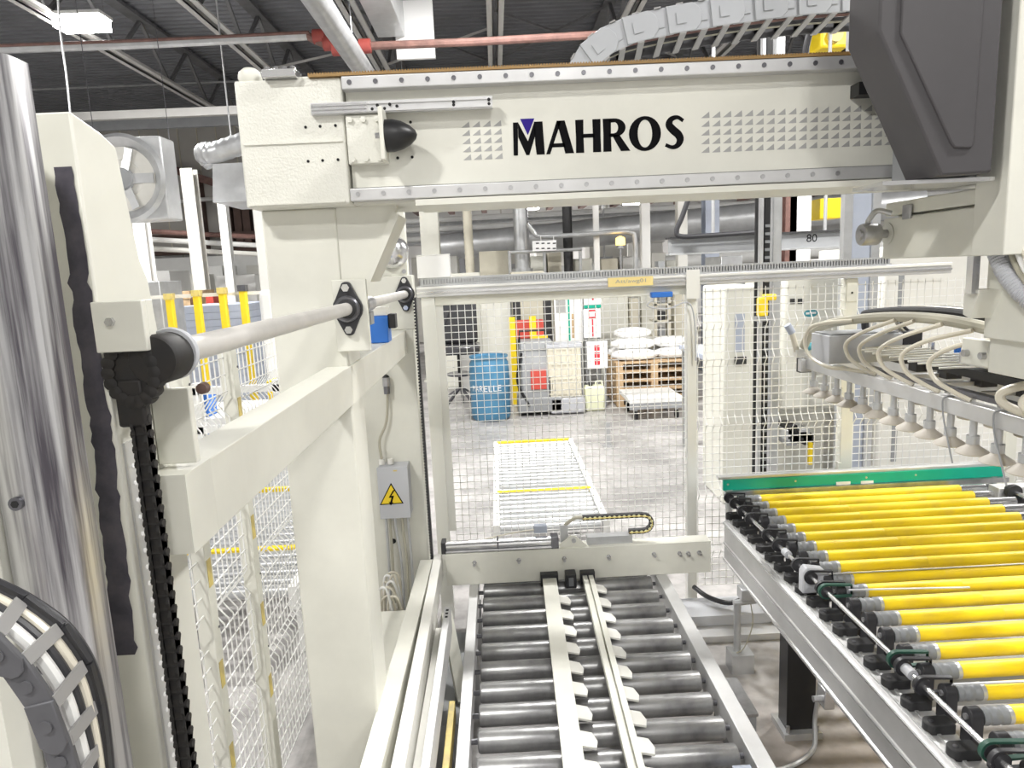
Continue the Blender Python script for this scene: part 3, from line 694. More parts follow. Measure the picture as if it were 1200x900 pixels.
for i in range(23):
    off = (0, -i*RP, 0); y = RY0
    if proto is None:
        X0 = 1.39
        sl = MB().lathe([(.022, 0), (.0255, .001), (.0255, .372), (.0245, .374), (.0245, .376), (.0255, .378), (.0255, 1.105), (.022, 1.106)], (X0, y, .75), 'X', 20).build('roller', 'yellow', YC)
        pu = MB().lathe([(.012, -.085), (.025, -.084), (.026, -.07), (.0235, -.066), (.0235, -.060), (.026, -.056), (.026, -.040), (.0235, -.036), (.0235, -.030), (.0262, -.026), (.0262, -.012), (.024, -.010), (.024, 0)], (X0, y, .75), 'X', 20).build('end_pulley', 'grey_cap', sl)
        MB().lathe([(.0265, -.012), (.0268, -.008), (.0268, -.003), (.0265, 0)], (X0, y, .75), 'X', 20).build('end_ring', 'galv', sl)
        MB().lathe([(.0200, 1.106), (.0238, 1.107), (.0238, 1.25), (.02, 1.252)], (X0, y, .75), 'X', 16).build('roller_tail', 'steel_bright', sl)
        MB().lathe([(.01, 1.252), (.022, 1.253), (.022, 1.30), (.01, 1.302)], (X0, y, .75), 'X', 14).build('tail_bearing', 'black_plastic', sl)
        # black bearing holder: rounded upright plate
        pts = [(y-.024, .664), (y+.024, .664)] + [(y+.024*math.cos(a), .752+.028*math.sin(a)) for a in [PI*k/10 for k in range(11)]]
        br_ = MB().prism(pts, 1.268, 1.303, 'YZ').build('bearing_holder', 'black_plastic', YC, bevel=.003)
        MB().cyl((1.262, y, .752), (1.268, y, .752), .009, 10).build('axle_end', 'steel', br_)
        # black puck foot on the frame edge
        pts = [(1.21+.022*math.cos(a), y-.045+.024*math.sin(a)) for a in [PI/2+PI*k/12 for k in range(13)]] + [(1.27, y-.069), (1.27, y-.021)]
        pk = MB().prism(pts, .664, .696, 'XY').build('foot_block', 'rubber', YC, bevel=.003)
        MB().cyl((1.21, y-.045, .696), (1.21, y-.045, .6975), .007, 10).build('screw', 'steel_dark', pk)
        proto = (sl, br_, pk)
    else:
        for o in proto: dup(o, off, YC)
shx, shz = 1.236, .752+.0
DS = MB().cyl((shx-.018, 1.1, .772), (shx-.018, 3.6, .772), .0085, 12).build('drive_shaft', 'steel_bright', YC)
# belt loops from shaft to rollers
def belt_loop(y, m, ext=.085):
    x0, z0 = shx-.018, .772; x1 = x0+ext
    mb = MB(); outer = [(x0+.030*math.cos(a), z0+.030*math.sin(a)) for a in [PI/2+PI*k/12 for k in range(13)]] + [(x1, z0-.026), (x1, z0+.024)]
    inner = [(x0+.023*math.cos(a), z0+.023*math.sin(a)) for a in [PI/2+PI*k/12 for k in range(13)]] + [(x1, z0-.019), (x1, z0+.017)]
    n = len(outer); vs = [(u, y-.007, v) for u, v in outer]+[(u, y-.007, v) for u, v in inner]+[(u, y+.007, v) for u, v in outer]+[(u, y+.007, v) for u, v in inner]
    fs = []
    for i in range(n):
        j = (i+1) % n
        fs += [(i, j, n+j, n+i), (2*n+i, 3*n+i, 3*n+j, 2*n+j), (i, 2*n+i, 2*n+j, j), (n+i, n+j, 3*n+j, 3*n+i)]
    mb.add(vs, fs); o = mb.build('drive_belt', m, YC)
    MB().lathe([(.014, -.011), (.023, -.010), (.023, .010), (.014, .011)], (x0, y, z0), 'Y', 18).build('belt_pulley', 'black_plastic', o)
    return o
bl = belt_loop(3.59, 'black_plastic')
ys_b = [3.50, 3.38, 3.27, 3.05, 2.93, 2.72, 2.60, 2.50, 1.96, 1.86, 1.54, 1.44]
for y in ys_b: dup(bl, (0, y-3.59, 0), YC)
gb = belt_loop(2.475, 'belt_green', .10); dup(gb, (0, 2.00-2.475, 0), YC); dup(gb, (0, 1.575-2.475, 0), YC)
for y in (1.94, 2.85): MB().cyl((shx-.018, y-.03, .772), (shx-.018, y+.01, .772), .017, 14).build('shaft_coupling', 'box_grey', YC)
# motor side plate (pale rounded plate on the shaft)
pts = [(1.185, .70), (1.185, .79)] + [(1.20, .812), (1.27, .80), (1.30, .77), (1.30, .70)]
MB().prism(pts, 2.60, 2.645).build('shaft_bearing_plate', 'box_grey', YC, bevel=.006)
for y in (2.44, 1.83, 1.51):          # long thin belts running across between rollers
    MB().bar((1.29, y, .79), (1.75 if y == 2.44 else 2.5, y-.01, .779), .008, .004).build('flat_belt', 'box_grey', YC)
B(1.24, 2.62, 2.60, 2.608, .776, .780).build('flat_belt', 'steel', YC)
# right hand drive shaft of the neighbouring section
MB().cyl((2.66, 1.1, .785), (2.66, 3.52, .785), .012, 12).build('drive_shaft', 'steel_bright', YC)
MB().lathe([(.02, 0), (.04, .002), (.042, .02), (.03, .05), (.018, .055)], (2.66, 3.40, .785), 'Y', 20).build('belt_pulley', 'rubber', YC)
B(2.60, 2.80, 3.44, 3.52, .70, .80).build('bearing_box', 'alu', YC, bevel=.004)
for xx, yy in ((1.165, 2.68), (3.2, 2.68), (1.75, 3.30), (3.2, 3.30), (1.165, 1.5), (3.2, 1.5)):
    if True:
        lg = B(xx, xx+.125, yy, yy+.09, .03, .44).build('leg', 'black', YC, bevel=.003)
        B(xx-.02, xx+.145, yy-.03, yy+.12, .0, .03).build('foot_plate', 'galv', lg)
        for s in (0, .125): MB().cyl((xx+s, yy-.015, .03), (xx+s, yy-.015, .06), .009, 8).build('anchor_bolt', 'steel', lg)
for i in range(23):
    p = RY0-i*RP
GBAR = thing('guide_bar', 'bright green guide bar with pale cap across the far end of yellow rollers', 'guide bar', (2.0, 3.7, .66))
B(1.215, 2.80, 3.68, 3.70, .782, .842).build('green_strip', 'green', GBAR, bevel=.002)
B(1.19, 2.82, 3.69, 3.73, .842, .858).build('cap_profile', 'alu', GBAR, bevel=.002)
B(1.22, 2.82, 3.66, 3.69, .755, .782).build('lower_profile', 'steel', GBAR)
for x in (1.25, 2.75): MB().cyl((x, 3.69, .55), (x, 3.69, .785), .02, 12).build('support_post', 'galv', GBAR)
for x in (1.24, 1.62, 2.02, 2.30): MB().cyl((x, 3.677, .818), (x, 3.681, .818), .006, 8).build('screw', 'galv', GBAR)
B(1.85, 1.93, 3.676, 3.68, .783, .800).build('white_label', 'print_white', GBAR); B(1.99, 2.06, 3.676, 3.68, .783, .798).build('white_label', 'print_white', GBAR)

# =================================================================== FLOOR BITS BETWEEN THE CONVEYORS
t = thing('floor_duct', 'flat pale metal cable duct on the floor behind the grey conveyor', 'duct', (1.2, 3.4, 0))
B(.95, 1.75, 3.45, 3.78, 0, .04).build('lower_step', 'alu', t, bevel=.003); B(.95, 1.75, 3.56, 3.78, .04, .10).build('upper_step', 'box_grey', t, bevel=.003)
tag(MB().tube(spline([(1.08, 3.8, .16), (1.14, 3.7, .14), (1.24, 3.62, .14), (1.35, 3.6, .20)]), .014).build('cable', 'black_plastic'), 'thick black cable drooping from fence post to the yellow conveyor', 'cable')
t = thing('pipe_valve', 'small galvanised pipe valve under the yellow conveyor frame', 'valve', (1.17, 3.25, .0))
MB().cyl((1.13, 3.2, .10), (1.13, 3.2, .36), .018, 12).build('pipe', 'galv', t)
MB().cyl((1.11, 3.2, .36), (1.28, 3.2, .37), .015, 12).build('pipe', 'galv', t)
B(1.14, 1.20, 3.17, 3.24, .38, .44).build('valve_body', 'galv', t, bevel=.004)
B(1.09, 1.2, 3.15, 3.25, .0, .10).build('foot', 'galv', t)
MB().tube(spline([(1.19, 3.18, .36), (1.2, 3.18, .25), (1.16, 3.18, .13), (1.12, 3.18, .10)]), .003).build('wire', 'hose', t)
a = at(880, 850, Z=0)
t = thing('junction_box', 'grey steel junction box on the floor beside the grey conveyor rail', 'junction box', (.98, 2.75, 0))
B(.885, .985, 2.55, 2.80, 0, .20).build('case', 'grey_paint', t, bevel=.004); B(.88, .99, 2.545, 2.805, .20, .215).build('lid', 'steel', t, bevel=.002)
tag(MB().tube(spline([(1.30, 2.62, .445), (1.27, 2.60, .30), (1.26, 2.62, .12), (1.22, 2.55, .03), (1.08, 2.48, .012), (.93, 2.46, .012)]), .010).build('cable', 'galv'), 'grey cable dropping beside the black conveyor leg to the floor', 'cable')
tag(MB().tube(spline([(.88, 2.34, .012), (1.02, 2.2, .012), (1.2, 2.12, .012), (1.4, 2.1, .012)]), .012).build('cable', 'black_plastic'), 'black cable lying on the dirty floor beneath yellow conveyor', 'cable')
t = thing('sensor_clamp', 'small shiny clamp fitting under the yellow conveyor frame', 'clamp', (1.18, 2.3, .40))
B(1.16, 1.20, 2.34, 2.40, .36, .44).build('clamp_body', 'steel_bright', t, bevel=.004); MB().cyl((1.13, 2.37, .39), (1.16, 2.37, .39), .012, 10).build('clamp_knob', 'steel', t)

# =================================================================== FENCE AND GATE
fy = 3.9
def mesh_panel(parent, x0, x1, z0, z1, y, sx_, sz_, folds=(), r=.0019, axis='X'):
    mb = MB()
    def P_(u, v, t): return (u, v+t, 0) if False else ((u, y+t, v) if axis == 'X' else (y+t, u, v))
    def off(v):
        for f in folds:
            if abs(v-f) < .045: return -(.045-abs(v-f))*.75
        return 0
    u = x0
    lv = sorted(set([z0, z1] + [f+d for f in folds for d in (-.045, 0, .045)]))
    lv = [v for v in lv if z0 <= v <= z1]
    while u <= x1:
        for a, b in zip(lv[:-1], lv[1:]):
            p, q = Vector(P_(u, a, off(a))), Vector(P_(u, b, off(b))); mb.bar(p, q, r*2, r*2)
        u += sx_
    v = z0
    while v <= z1:
        t = off(v); mb.bar(P_(x0, v, t), P_(x1, v, t), r*2, r*2); v += sz_
    return mb.build('wire_mesh', 'wire', parent, smooth=0, kind='stuff')
GT = thing('fence_gate', 'wide wire mesh gate with white frame and header behind the crossbar', 'gate', (.35, fy, 0))
B(-.42, -.345, fy-.03, fy+.03, 0, 1.925).build('gate_post', 'fence_white', GT, bevel=.003)
B(1.065, 1.122, fy-.03, fy+.03, 0, 1.925).build('gate_post', 'fence_white', GT, bevel=.003)
B(-.345, -.305, fy-.012, fy+.02, .55, 1.90).build('mesh_stile', 'fence_white', GT)
B(-.345, 1.065, fy-.02, fy+.02, 1.875, 1.925).build('top_rail', 'cream', GT, bevel=.002)
B(-.345, 1.065, fy-.02, fy+.02, .32, .36).build('bottom_rail', 'fence_white', GT, bevel=.002)
mesh_panel(GT, -.305, 1.065, .36, 1.88, fy, .041, .040, folds=())
MB().box(1.055, 1.13, fy-.062, fy-.057, 1.85, 2.01).box(1.062, 1.124, fy-.057, fy-.03, 1.85, 1.92).build('hinge_plate', 'fence_white', GT)
sw = B(.86, .98, fy-.06, fy-.02, 1.865, 1.895).build('gate_switch', 'blue', GT, bevel=.004)
MB().tube(spline([(.88, fy-.05, 1.865), (.84, fy-.05, 1.82), (.95, fy-.05, 1.80), (1.06, fy-.05, 1.83), (1.10, fy-.05, 1.75), (1.11, fy-.05, 1.5)]), .004).build('switch_cable', 'box_grey', sw)
HD = thing('header_profile', 'long aluminium header profile along the top of gate and fence', 'profile', (.9, fy, 1.915))
B(-.44, 2.55, fy-.05, fy+.02, 1.925, 1.985).build('profile', 'alu', HD, bevel=.003)
B(-.44, 2.55, fy-.056, fy-.05, 1.945, 1.955).build('profile_lip', 'steel_bright', HD); B(-.44, 2.55, fy-.056, fy-.05, 1.970, 1.982).build('profile_lip', 'white', HD)
tp = B(.62, .87, fy-.059, fy-.057, 1.935, 1.985).build('tape_label', 'tape', HD)
text_part('handwriting', 'Att/awg01', 'print_grey', tp, (.66, fy-.0592, 1.948), (1, 0, 0), (0, 0, 1), .17, .026)
DT = thing('wiring_duct', 'slotted grey wiring duct lying on the gate header', 'duct', (.85, fy, 1.985))
B(-.42, 2.22, fy-.014, fy+.03, 1.985, 2.03).build('duct_body', 'galv', DT)
B(-.42, 2.22, fy-.03, fy-.014, 1.985, 1.995).build('duct_lip', 'galv', DT); B(-.42, 2.22, fy-.03, fy-.014, 2.02, 2.03).build('duct_lip', 'galv', DT)
mb = MB(); x = -.41
while x < 2.2:
    mb.box(x, x+.009, fy-.03, fy-.014, 1.995, 2.02); x += .016
mb.build('duct_fingers', 'galv', DT, smooth=0, kind='stuff')
t = thing('white_board', 'plain white cover box standing on the left end of gate header', 'box', (-.35, fy, 2.03))
B(-.43, -.25, fy-.04, fy+.03, 2.03, 2.15).build('box', 'print_white', t, bevel=.002); B(-.432, -.248, fy-.042, fy+.032, 2.15, 2.156).build('box_lid', 'white', t)
def fence(lab, x0, x1, post2, folds, group='mesh fence panels beside the gate'):
    t = thing('mesh_fence', lab, 'fence', ((x0+x1)/2, fy, 0), group)
    mesh_panel(t, x0+.01, x1, .12, 1.90, fy, .043, .043, folds)
    B(x1, x1+post2, fy-.02, fy+.04, 0, 1.92).build('fence_post', 'cream', t, bevel=.003)
    cp = B(x1+.005, x1+post2-.005, fy-.024, fy-.02, 1.79, 1.90).build('clip_plate', 'cream_side', t)
    MB().cyl((x1+post2/2, fy-.026, 1.84), (x1+post2/2, fy-.024, 1.84), .006, 8).build('clip_bolt', 'hole', cp)
    for zz in (.3, .8, 1.3, 1.7): B(x1-.012, x1+.004, fy-.03, fy+.01, zz, zz+.05).build('mesh_clip', 'cream_side', t)
fl = [1.70, 1.50, 1.12, .70, .35]
fence('folded wire mesh fence panel next to the gate post behind green bar', 1.125, 1.97, .07, fl)
fence('folded wire mesh fence panel farther from gate, behind the vacuum gripper', 2.04, 2.95, .07, fl)
fence('folded wire mesh fence panel beyond the gripper at the hall side', 3.02, 3.95, .07, fl)

# left hand mesh fence running away from the camera
lx = -.98
LF = thing('mesh_fence', 'wire mesh fence left of the gantry column with hinged posts', 'fence', (lx, 2.6, 0))
mesh_panel(LF, 1.35, 2.07, .05, 1.86, lx, .040, .060, [1.62, 1.30, .95, .55], axis='Y')
mesh_panel(LF, 2.52, 3.9, .05, 1.88, lx, .040, .060, [1.62, 1.30, .95, .55], axis='Y')
mesh_panel(LF, 2.13, 2.46, .05, 1.82, lx, .040, .060, [1.62, 1.30, .95, .55], axis='Y')
for y, z in ((2.07, 1.80), (2.47, 1.88)):
    ps = B(lx-.025, lx+.025, y, y+.05, 0, z).build('fence_post', 'cream_side', LF, bevel=.003)
    for zz in (.45, .75, 1.1, 1.55):
        B(lx+.025, lx+.027, y+.008, y+.036, zz, zz+.09).build('post_window', 'yellow_worn', ps)
        MB().cyl((lx+.025, y+.04, zz+.2), (lx+.028, y+.04, zz+.2), .004, 8).build('rivet', 'steel_dark', ps)
MB().bar((lx, 1.35, 1.865), (lx, 3.9, 1.885), .012, .012).build('top_rail', 'wire', LF)

# =================================================================== ROBOT CARRIAGE
RC = thing('robot_carriage', 'gantry carriage with dark grey angular cover and cream vertical mast', 'robot', (1.35, 1.95, 2.03))
yf, yk = 1.75, 1.90
fr = [(1.0, 3.2), (.905, 3.2)] if False else None
pA = at(1030, 35, Y=yf); pB = at(1103, 206, Y=yf); pC = at(1158, 204, Y=yf)
front = [(pA.x, 3.3), (pA.x, pA.z), (pB.x, pB.z), (pC.x+.01, pC.z+.004), (pC.x+.01, 3.3)]
MB().prism(front, yf, yk).build('cover', 'cover_grey', RC, bevel=.006)
q0 = at(1054, 40, Y=yf); q1 = at(1113, 168, Y=yf); q2 = at(1140, 168, Y=yf)
MB().prism([(q0.x, 3.28), (q0.x, q0.z), (q1.x, q1.z), (q1.x+.01, q1.z-.012), (q2.x-.005, q2.z-.012), (q2.x, q2.z), (q2.x+.008, 3.28)], yf-.006, yf+.01).build('cover_panel', 'cover_grey', RC, bevel=.004)
B(1.16, 1.6, yk, 2.04, 2.245, 2.75).build('carriage_plate', 'grey_paint', RC)
for zz in (2.297, 2.595): B(1.2, 1.4, 2.0, 2.0625, zz-.03, zz+.03).build('guide_shoe', 'steel_dark', RC, bevel=.003)
B(1.06, 1.16, 2.05, 2.1, 2.50, 2.535).build('shoe_cap', 'black', RC)
B(1.0, 1.29, 1.80, 1.95, 2.222, 2.232).build('cover_bottom_lip', 'steel_bright', RC)
ms = B(1.30, 1.62, 1.765, 1.885, 2.032, 3.4).build('mast', 'cream', RC, bevel=.003)
sb = B(1.32, 1.56, 1.885, 2.36, 2.032, 2.165).build('side_housing', 'cream', RC, bevel=.004)
B(1.325, 1.56, 1.885, 2.36, 2.172, 2.215).build('housing_lid', 'cream', sb, bevel=.004)
B(1.314, 1.322, 2.20, 2.245, 2.155, 2.20).build('latch', 'steel', sb, bevel=.002)
kn = MB().lathe([(.006, -.095), (.016, -.094), (.018, -.088), (.034, -.088), (.036, -.082), (.036, -.034), (.034, -.03), (.014, -.03), (.014, 0)], (1.315, 2.33, 2.115), 'X', 24).build('knob', 'steel', sb)
MB().lathe([(.036, 0), (.036, .002)], (1.316, 2.33, 2.115), 'X', 24).build('knob_shadow_disc', 'cream_side', sb)  # cream disc shaped after the knob's cast shadow, no real flange
MB().tube(spline([(1.31, 2.30, 2.18), (1.27, 2.31, 2.19), (1.25, 2.32, 2.165), (1.25, 2.33, 2.15)], 5), .009).build('knob_elbow', 'galv', sb)
MB().box(1.30, 1.32, 1.875, 1.90, 1.93, 2.032).build('guide_bar', 'steel_bright', ms)
MB().prism([(1.865, 1.94), (1.93, 1.94), (1.93, 1.87), (1.90, 1.86)], 1.318, 1.38, 'YZ').build('mast_bracket', 'cream', ms)
B(1.38, 1.62, 1.76, 1.93, 1.80, 2.032).build('mast_head', 'cream', ms, bevel=.004)
B(1.36, 1.55, 1.885, 2.34, 2.16, 2.175).build('lid_gasket', 'cream', sb)
# corrugated hose and cables under the mast
pth = spline([(1.345, 1.857, 2.05), (1.345, 1.812, 1.985), (1.351, 1.756, 1.932), (1.376, 1.722, 1.892), (1.43, 1.708, 1.855), (1.51, 1.70, 1.81), (1.60, 1.71, 1.76), (1.66, 1.74, 1.70)], 60)
tag(MB().tube(pth, lambda t: .022+.0018*math.sin(t*400), 12).build('corrugated_hose', 'box_grey'), 'grey corrugated hose hanging below the cream mast', 'hose')
for i in range(3):
    o_ = Vector((.006+.002*i, -.0415-.0185*i, .004*i))
    tag(MB().tube([p+o_ for p in pth], .007).build('cable', ('hose', 'white', 'hose_clear')[i]), ('olive', 'white', 'beige')[i]+' cable strapped to the corrugated hose below mast', 'cable')
c_ = pth[190]+Vector((.005, -.032, .003)); d_ = (pth[196]-pth[184]).normalized(); v_ = Vector((.1, -1, .08)); v_ = (v_-d_*v_.dot(d_)).normalized(); u_ = d_.cross(v_)
tag(MB().tube([c_+u_*(.030*math.cos(2*PI*k/24))+v_*(.064*math.sin(2*PI*k/24)) for k in range(25)], .003).build('cable_tie', 'black_plastic'), 'black cable tie around the corrugated hose', 'cable tie')

# =================================================================== VACUUM GRIPPER
VG = thing('vacuum_gripper', 'vacuum gripper frame with rows of beige suction cups over yellow rollers', 'gripper', (1.65, 2.4, 1.41))
B(1.485, 1.525, 1.2, 3.32, 1.515, 1.568).build('arm', 'alu', VG, bevel=.003)
B(1.80, 1.84, 1.2, 3.30, 1.515, 1.568).build('arm', 'alu', VG, bevel=.003)
for y in (3.28, 1.6): B(1.46, 1.90, y, y+.04, 1.50, 1.56).build('cross_member', 'alu', VG, bevel=.003)
B(1.47, 1.53, 3.32, 3.36, 1.49, 1.56).build('end_cap', 'rubber', VG, bevel=.003)
B(1.63, 1.70, 1.2, 2.55, 1.61, 1.64).build('rack_bar', 'black', VG)
B(1.60, 1.73, 1.2, 2.35, 1.66, 1.70).build('upper_beam', 'alu', VG, bevel=.002)
B(1.45, 1.47, 1.3, 2.12, 1.70, 1.78).build('mount_plate', 'cream', VG, bevel=.003)
B(1.40, 1.62, 1.76, 1.93, 1.70, 1.80).build('mount_block', 'cream', VG, bevel=.003)
for i in range(7): MB().cyl((1.45, 2.09-.075*i, 1.735), (1.435, 2.09-.075*i, 1.735), .011, 12).build('bolt', 'steel', VG)
for i in range(12): MB().bar((1.50, 2.3+i*.06, 1.655), (1.73, 2.24+i*.06, 1.665), .012, .006).build('slat', 'offwhite', VG)
bx = at(967, 430, Y=2.95)
mbx = B(1.40, 1.715, 2.88, 3.05, 1.595, 1.715).build('motor_box', 'box_grey', VG, bevel=.003)
B(1.41, 1.70, 2.89, 3.04, 1.715, 1.722).build('box_lid', 'grey_paint', mbx)
B(1.715, 1.80, 2.88, 3.0, 1.58, 1.72).build('motor', 'black_plastic', VG, bevel=.004)
for i in range(5): B(1.70, 1.76, 2.75-i*.19, 2.81-i*.19, 1.565, 1.625).build('slider_block', 'black_plastic', VG, bevel=.003)
cp = None
def cup(x, y):
    st = MB().lathe([(.011, 1.515), (.011, 1.462), (.019, 1.462), (.019, 1.436), (.014, 1.432)], (x, y, 0), 'Z', 14).build('cup_stem', 'galv', VG)
    MB().lathe([(.016, 1.436), (.022, 1.428), (.046, 1.412), (.049, 1.406), (.044, 1.403), (.02, 1.41)], (x, y, 0), 'Z', 22).build('suction_cup', 'cup', st)
    return st
c0 = cup(1.505, 3.24)
for i in range(1, 18): dup(c0, (0, -i*.112, 0), VG)
for i in range(13): dup(c0, (.315, -.06-i*.15, 0), VG)
for i in range(9):
    y = 2.72-i*.16
    fb = B(1.735, 1.785, y, y+.07, 1.575, 1.655).build('valve_unit', ('black_plastic', 'steel_dark', 'galv')[i % 3], VG, bevel=.003)
    MB().cyl((1.76, y+.035, 1.655), (1.76, y+.035, 1.685), .012, 10).build('push_fitting', ('steel_bright', 'blue', 'black')[i % 3], fb)
for i in range(7):
    y = 2.62-i*.2
    MB().cyl((1.80, y, 1.568), (1.80, y, 1.64), .013, 10).build('spring_plunger', 'galv', VG)
    MB().box(1.60, 1.80, y-.015, y+.015, 1.568, 1.582).build('cross_strap', 'alu', VG)
MB().box(1.545, 1.575, 1.25, 2.85, 1.568, 1.585).build('cable_rail', 'steel_dark', VG)
# hoses on the gripper
hb_ = [(1.47, 3.28, 1.625), (1.47, 3.22, 1.685), (1.48, 3.08, 1.745), (1.50, 2.85, 1.785), (1.52, 2.6, 1.81), (1.54, 2.35, 1.815), (1.54, 2.1, 1.80), (1.52, 1.925, 1.785)]
tag(MB().tube(spline(hb_, 8), .020, 10).build('hose_bundle', 'hose'), 'thick olive hose bundle arching over the vacuum gripper', 'hose')
hp_ = spline(hb_, 12)
def on_bundle(y): return min(hp_, key=lambda p: abs(p.y-y)).copy()
tag(MB().tube(spline([(1.60, 2.97, 1.735), (1.565, 2.91, 1.785), (1.545, 2.85, 1.808), (1.563, 2.6, 1.832), (1.583, 2.35, 1.837), (1.583, 2.1, 1.822), (1.58, 1.925, 1.81)], 8), .016, 10).build('hose_bundle', 'rubber'), 'black cable bundle beside the thick olive hose on gripper', 'cable')
q = spline([on_bundle(2.86)+Vector((-.02, 0, -.006)), (1.42, 2.95, 1.766), (1.378, 3.01, 1.742), (1.362, 3.03, 1.68), (1.364, 2.98, 1.62), (1.385, 2.865, 1.588), (1.44, 2.82, 1.582), (1.503, 2.76, 1.572)], 7)
tag(MB().tube(q, .008, 8).build('air_hose', 'hose_clear'), 'beige air hose looping around the end of the grey box on gripper', 'hose')
for ys in (2.80, 2.69, 2.55, 2.40, 2.24):
    tp_ = on_bundle(ys-.22)
    q = spline([tp_+Vector((-.02, 0, -.012)), (1.475, ys-.06, 1.745), (1.442, ys+.02, 1.69), (1.447, ys, 1.63), (1.478, ys-.06, 1.592), (1.505, ys-.10, 1.572)], 7)
    tag(MB().tube(q, .008, 8).build('air_hose', 'hose_clear'), 'beige air hose looping down to the gripper arm', 'hose', 'air hose loops on the gripper')
for y in (1.88, 1.79):
    tag(MB().tube(spline([(1.602, y-.15, 1.68), (1.50, y-.02, 1.672), (1.452, y+.05, 1.64), (1.45, y+.04, 1.605), (1.49, y-.04, 1.584), (1.535, y-.09, 1.603), (1.575, y-.13, 1.612), (1.632, y-.18, 1.624)], 8), .013, 10).build('vacuum_hose', 'hose_clear'), 'thick cream vacuum hose looping at the mast end of gripper', 'hose', 'vacuum hose loops at the mast')
for i in range(4):
    ox_, oz_ = .0265+.0175*(i % 2), -.008+.0175*(i//2)
    q = [(1.735+.02*(i % 2), 2.91+.03*(i//2), 1.718), (1.69+.02*(i % 2), 2.89, 1.765+.02*(i//2))] + [(x+ox_, y_, z+oz_) for x, y_, z in ((1.563, 2.6, 1.832), (1.583, 2.35, 1.837), (1.583, 2.1, 1.822), (1.578, 1.925, 1.812))]
    tag(MB().tube(spline(q, 8), .006, 8).build('thin_hose', ('hose', 'black_plastic', 'hose_clear', 'rubber')[i]), ('olive', 'glossy black', 'beige', 'dull black')[i]+' thin hose lying along the hose bundle above gripper', 'hose')
for y in (1.98, 2.22):
    tag(MB().tube(spline([(1.505, y, 1.571), (1.488, y+.01, 1.572), (1.479, y+.02, 1.555), (1.478, y+.01, 1.50), (1.462, y-.04, 1.44), (1.450, y-.09, 1.37)], 6), .003, 6).build('thin_wire', 'grey_paint'), 'thin dark wire dangling from the gripper arm', 'wire', 'wires dangling from the gripper')
t = thing('hose_fitting', 'pale hose fitting with blue collar at the far tip of gripper', 'fitting', (1.48, 3.31, 1.565))
MB().cyl((1.44, 3.31, 1.59), (1.54, 3.31, 1.60), .022, 14).build('fitting_body', 'offwhite', t)
MB().cyl((1.49, 3.29, 1.62), (1.56, 3.29, 1.63), .018, 14).build('blue_collar', 'teal', t)
MB().cyl((1.45, 3.31, 1.60), (1.42, 3.31, 1.70), .014, 12).build('fitting_neck', 'hose_clear', t)
MB().cyl((1.425, 3.31, 1.69), (1.40, 3.31, 1.73), .018, 12).build('plug', 'bluegrey', t)

# =================================================================== TOP DRAG CHAIN
TD = thing('cable_drag_chain', 'large light grey drag chain curving up behind the lettered beam', 'drag chain', (.6, 2.6, 2.60))
path = spline([(.262, 2.53), (.262, 2.61), (.285, 2.70), (.335, 2.785), (.43, 2.845), (.56, 2.88), (.72, 2.905), (.92, 2.925), (1.15, 2.94), (1.5, 2.95)] and [(x, 0, z) for x, z in [(.30, 2.56), (.30, 2.64), (.325, 2.72), (.385, 2.79), (.48, 2.835), (.60, 2.86), (.75, 2.88), (.95, 2.90), (1.2, 2.915), (1.5, 2.92)]], 6)
# resample to even link length
acc = [path[0]]; L = .075; rem = L
for a, b in zip(path[:-1], path[1:]):
    d = (b-a).length; s = 0
    while d-s >= rem: s += rem; acc.append(a+(b-a)*(s/d)); rem = L
    rem -= d-s
for i in range(len(acc)-1):
    a, b = acc[i], acc[i+1]; d = (b-a).normalized(); nrm = Vector((-d.z, 0, d.x)); yq = 2.50 if i % 2 else 2.506
    for yy, m in ((yq, 'chain_light'), (2.72, 'chain_grey')):
        pts = []
        h = .045
        for u, v in [(-.012, -h), (L+.004, -h), (L+.024, -h*.6), (L+.032, 0), (L+.024, h*.6), (L+.004, h), (-.012, h)]:
            p = a+d*u+nrm*v; pts.append((p.x, p.z))
        pl = MB().prism(pts, yy, yy+.007).build('side_plate', m, TD, bevel=.002)
        if yy < 2.6:
            pts = []
            for u, v in [(.018, -.018), (.05, -.018), (.05, .018), (.018, .018)]:
                p = a+d*u+nrm*v; pts.append((p.x, p.z))
            MB().prism(pts, yy-.003, yy).build('plate_boss', 'chain_light', pl)
    for s in (-1, 1):
        c = a+d*.035+nrm*(s*.047); MB().bar((c.x, 2.50, c.z), (c.x+.03, 2.725, c.z), .022, .005, side=nrm).build('cross_bar', 'chain_bar', TD)
for k, (dy, m, r) in enumerate([(.05, 'hose', .009), (.09, 'black_plastic', .011), (.13, 'rust_pipe', .008), (.17, 'black_plastic', .010), (.20, 'hose', .008)]):
    MB().tube([(p.x, 2.5+dy, p.z-.012) for p in acc], r).build('cable', m, TD)
tag(B(.15, 1.3, 2.45, 2.80, 2.40, 2.515).build('chain_trough', 'galv'), 'galvanised trough carrying the large drag chain behind the beam', 'tray')

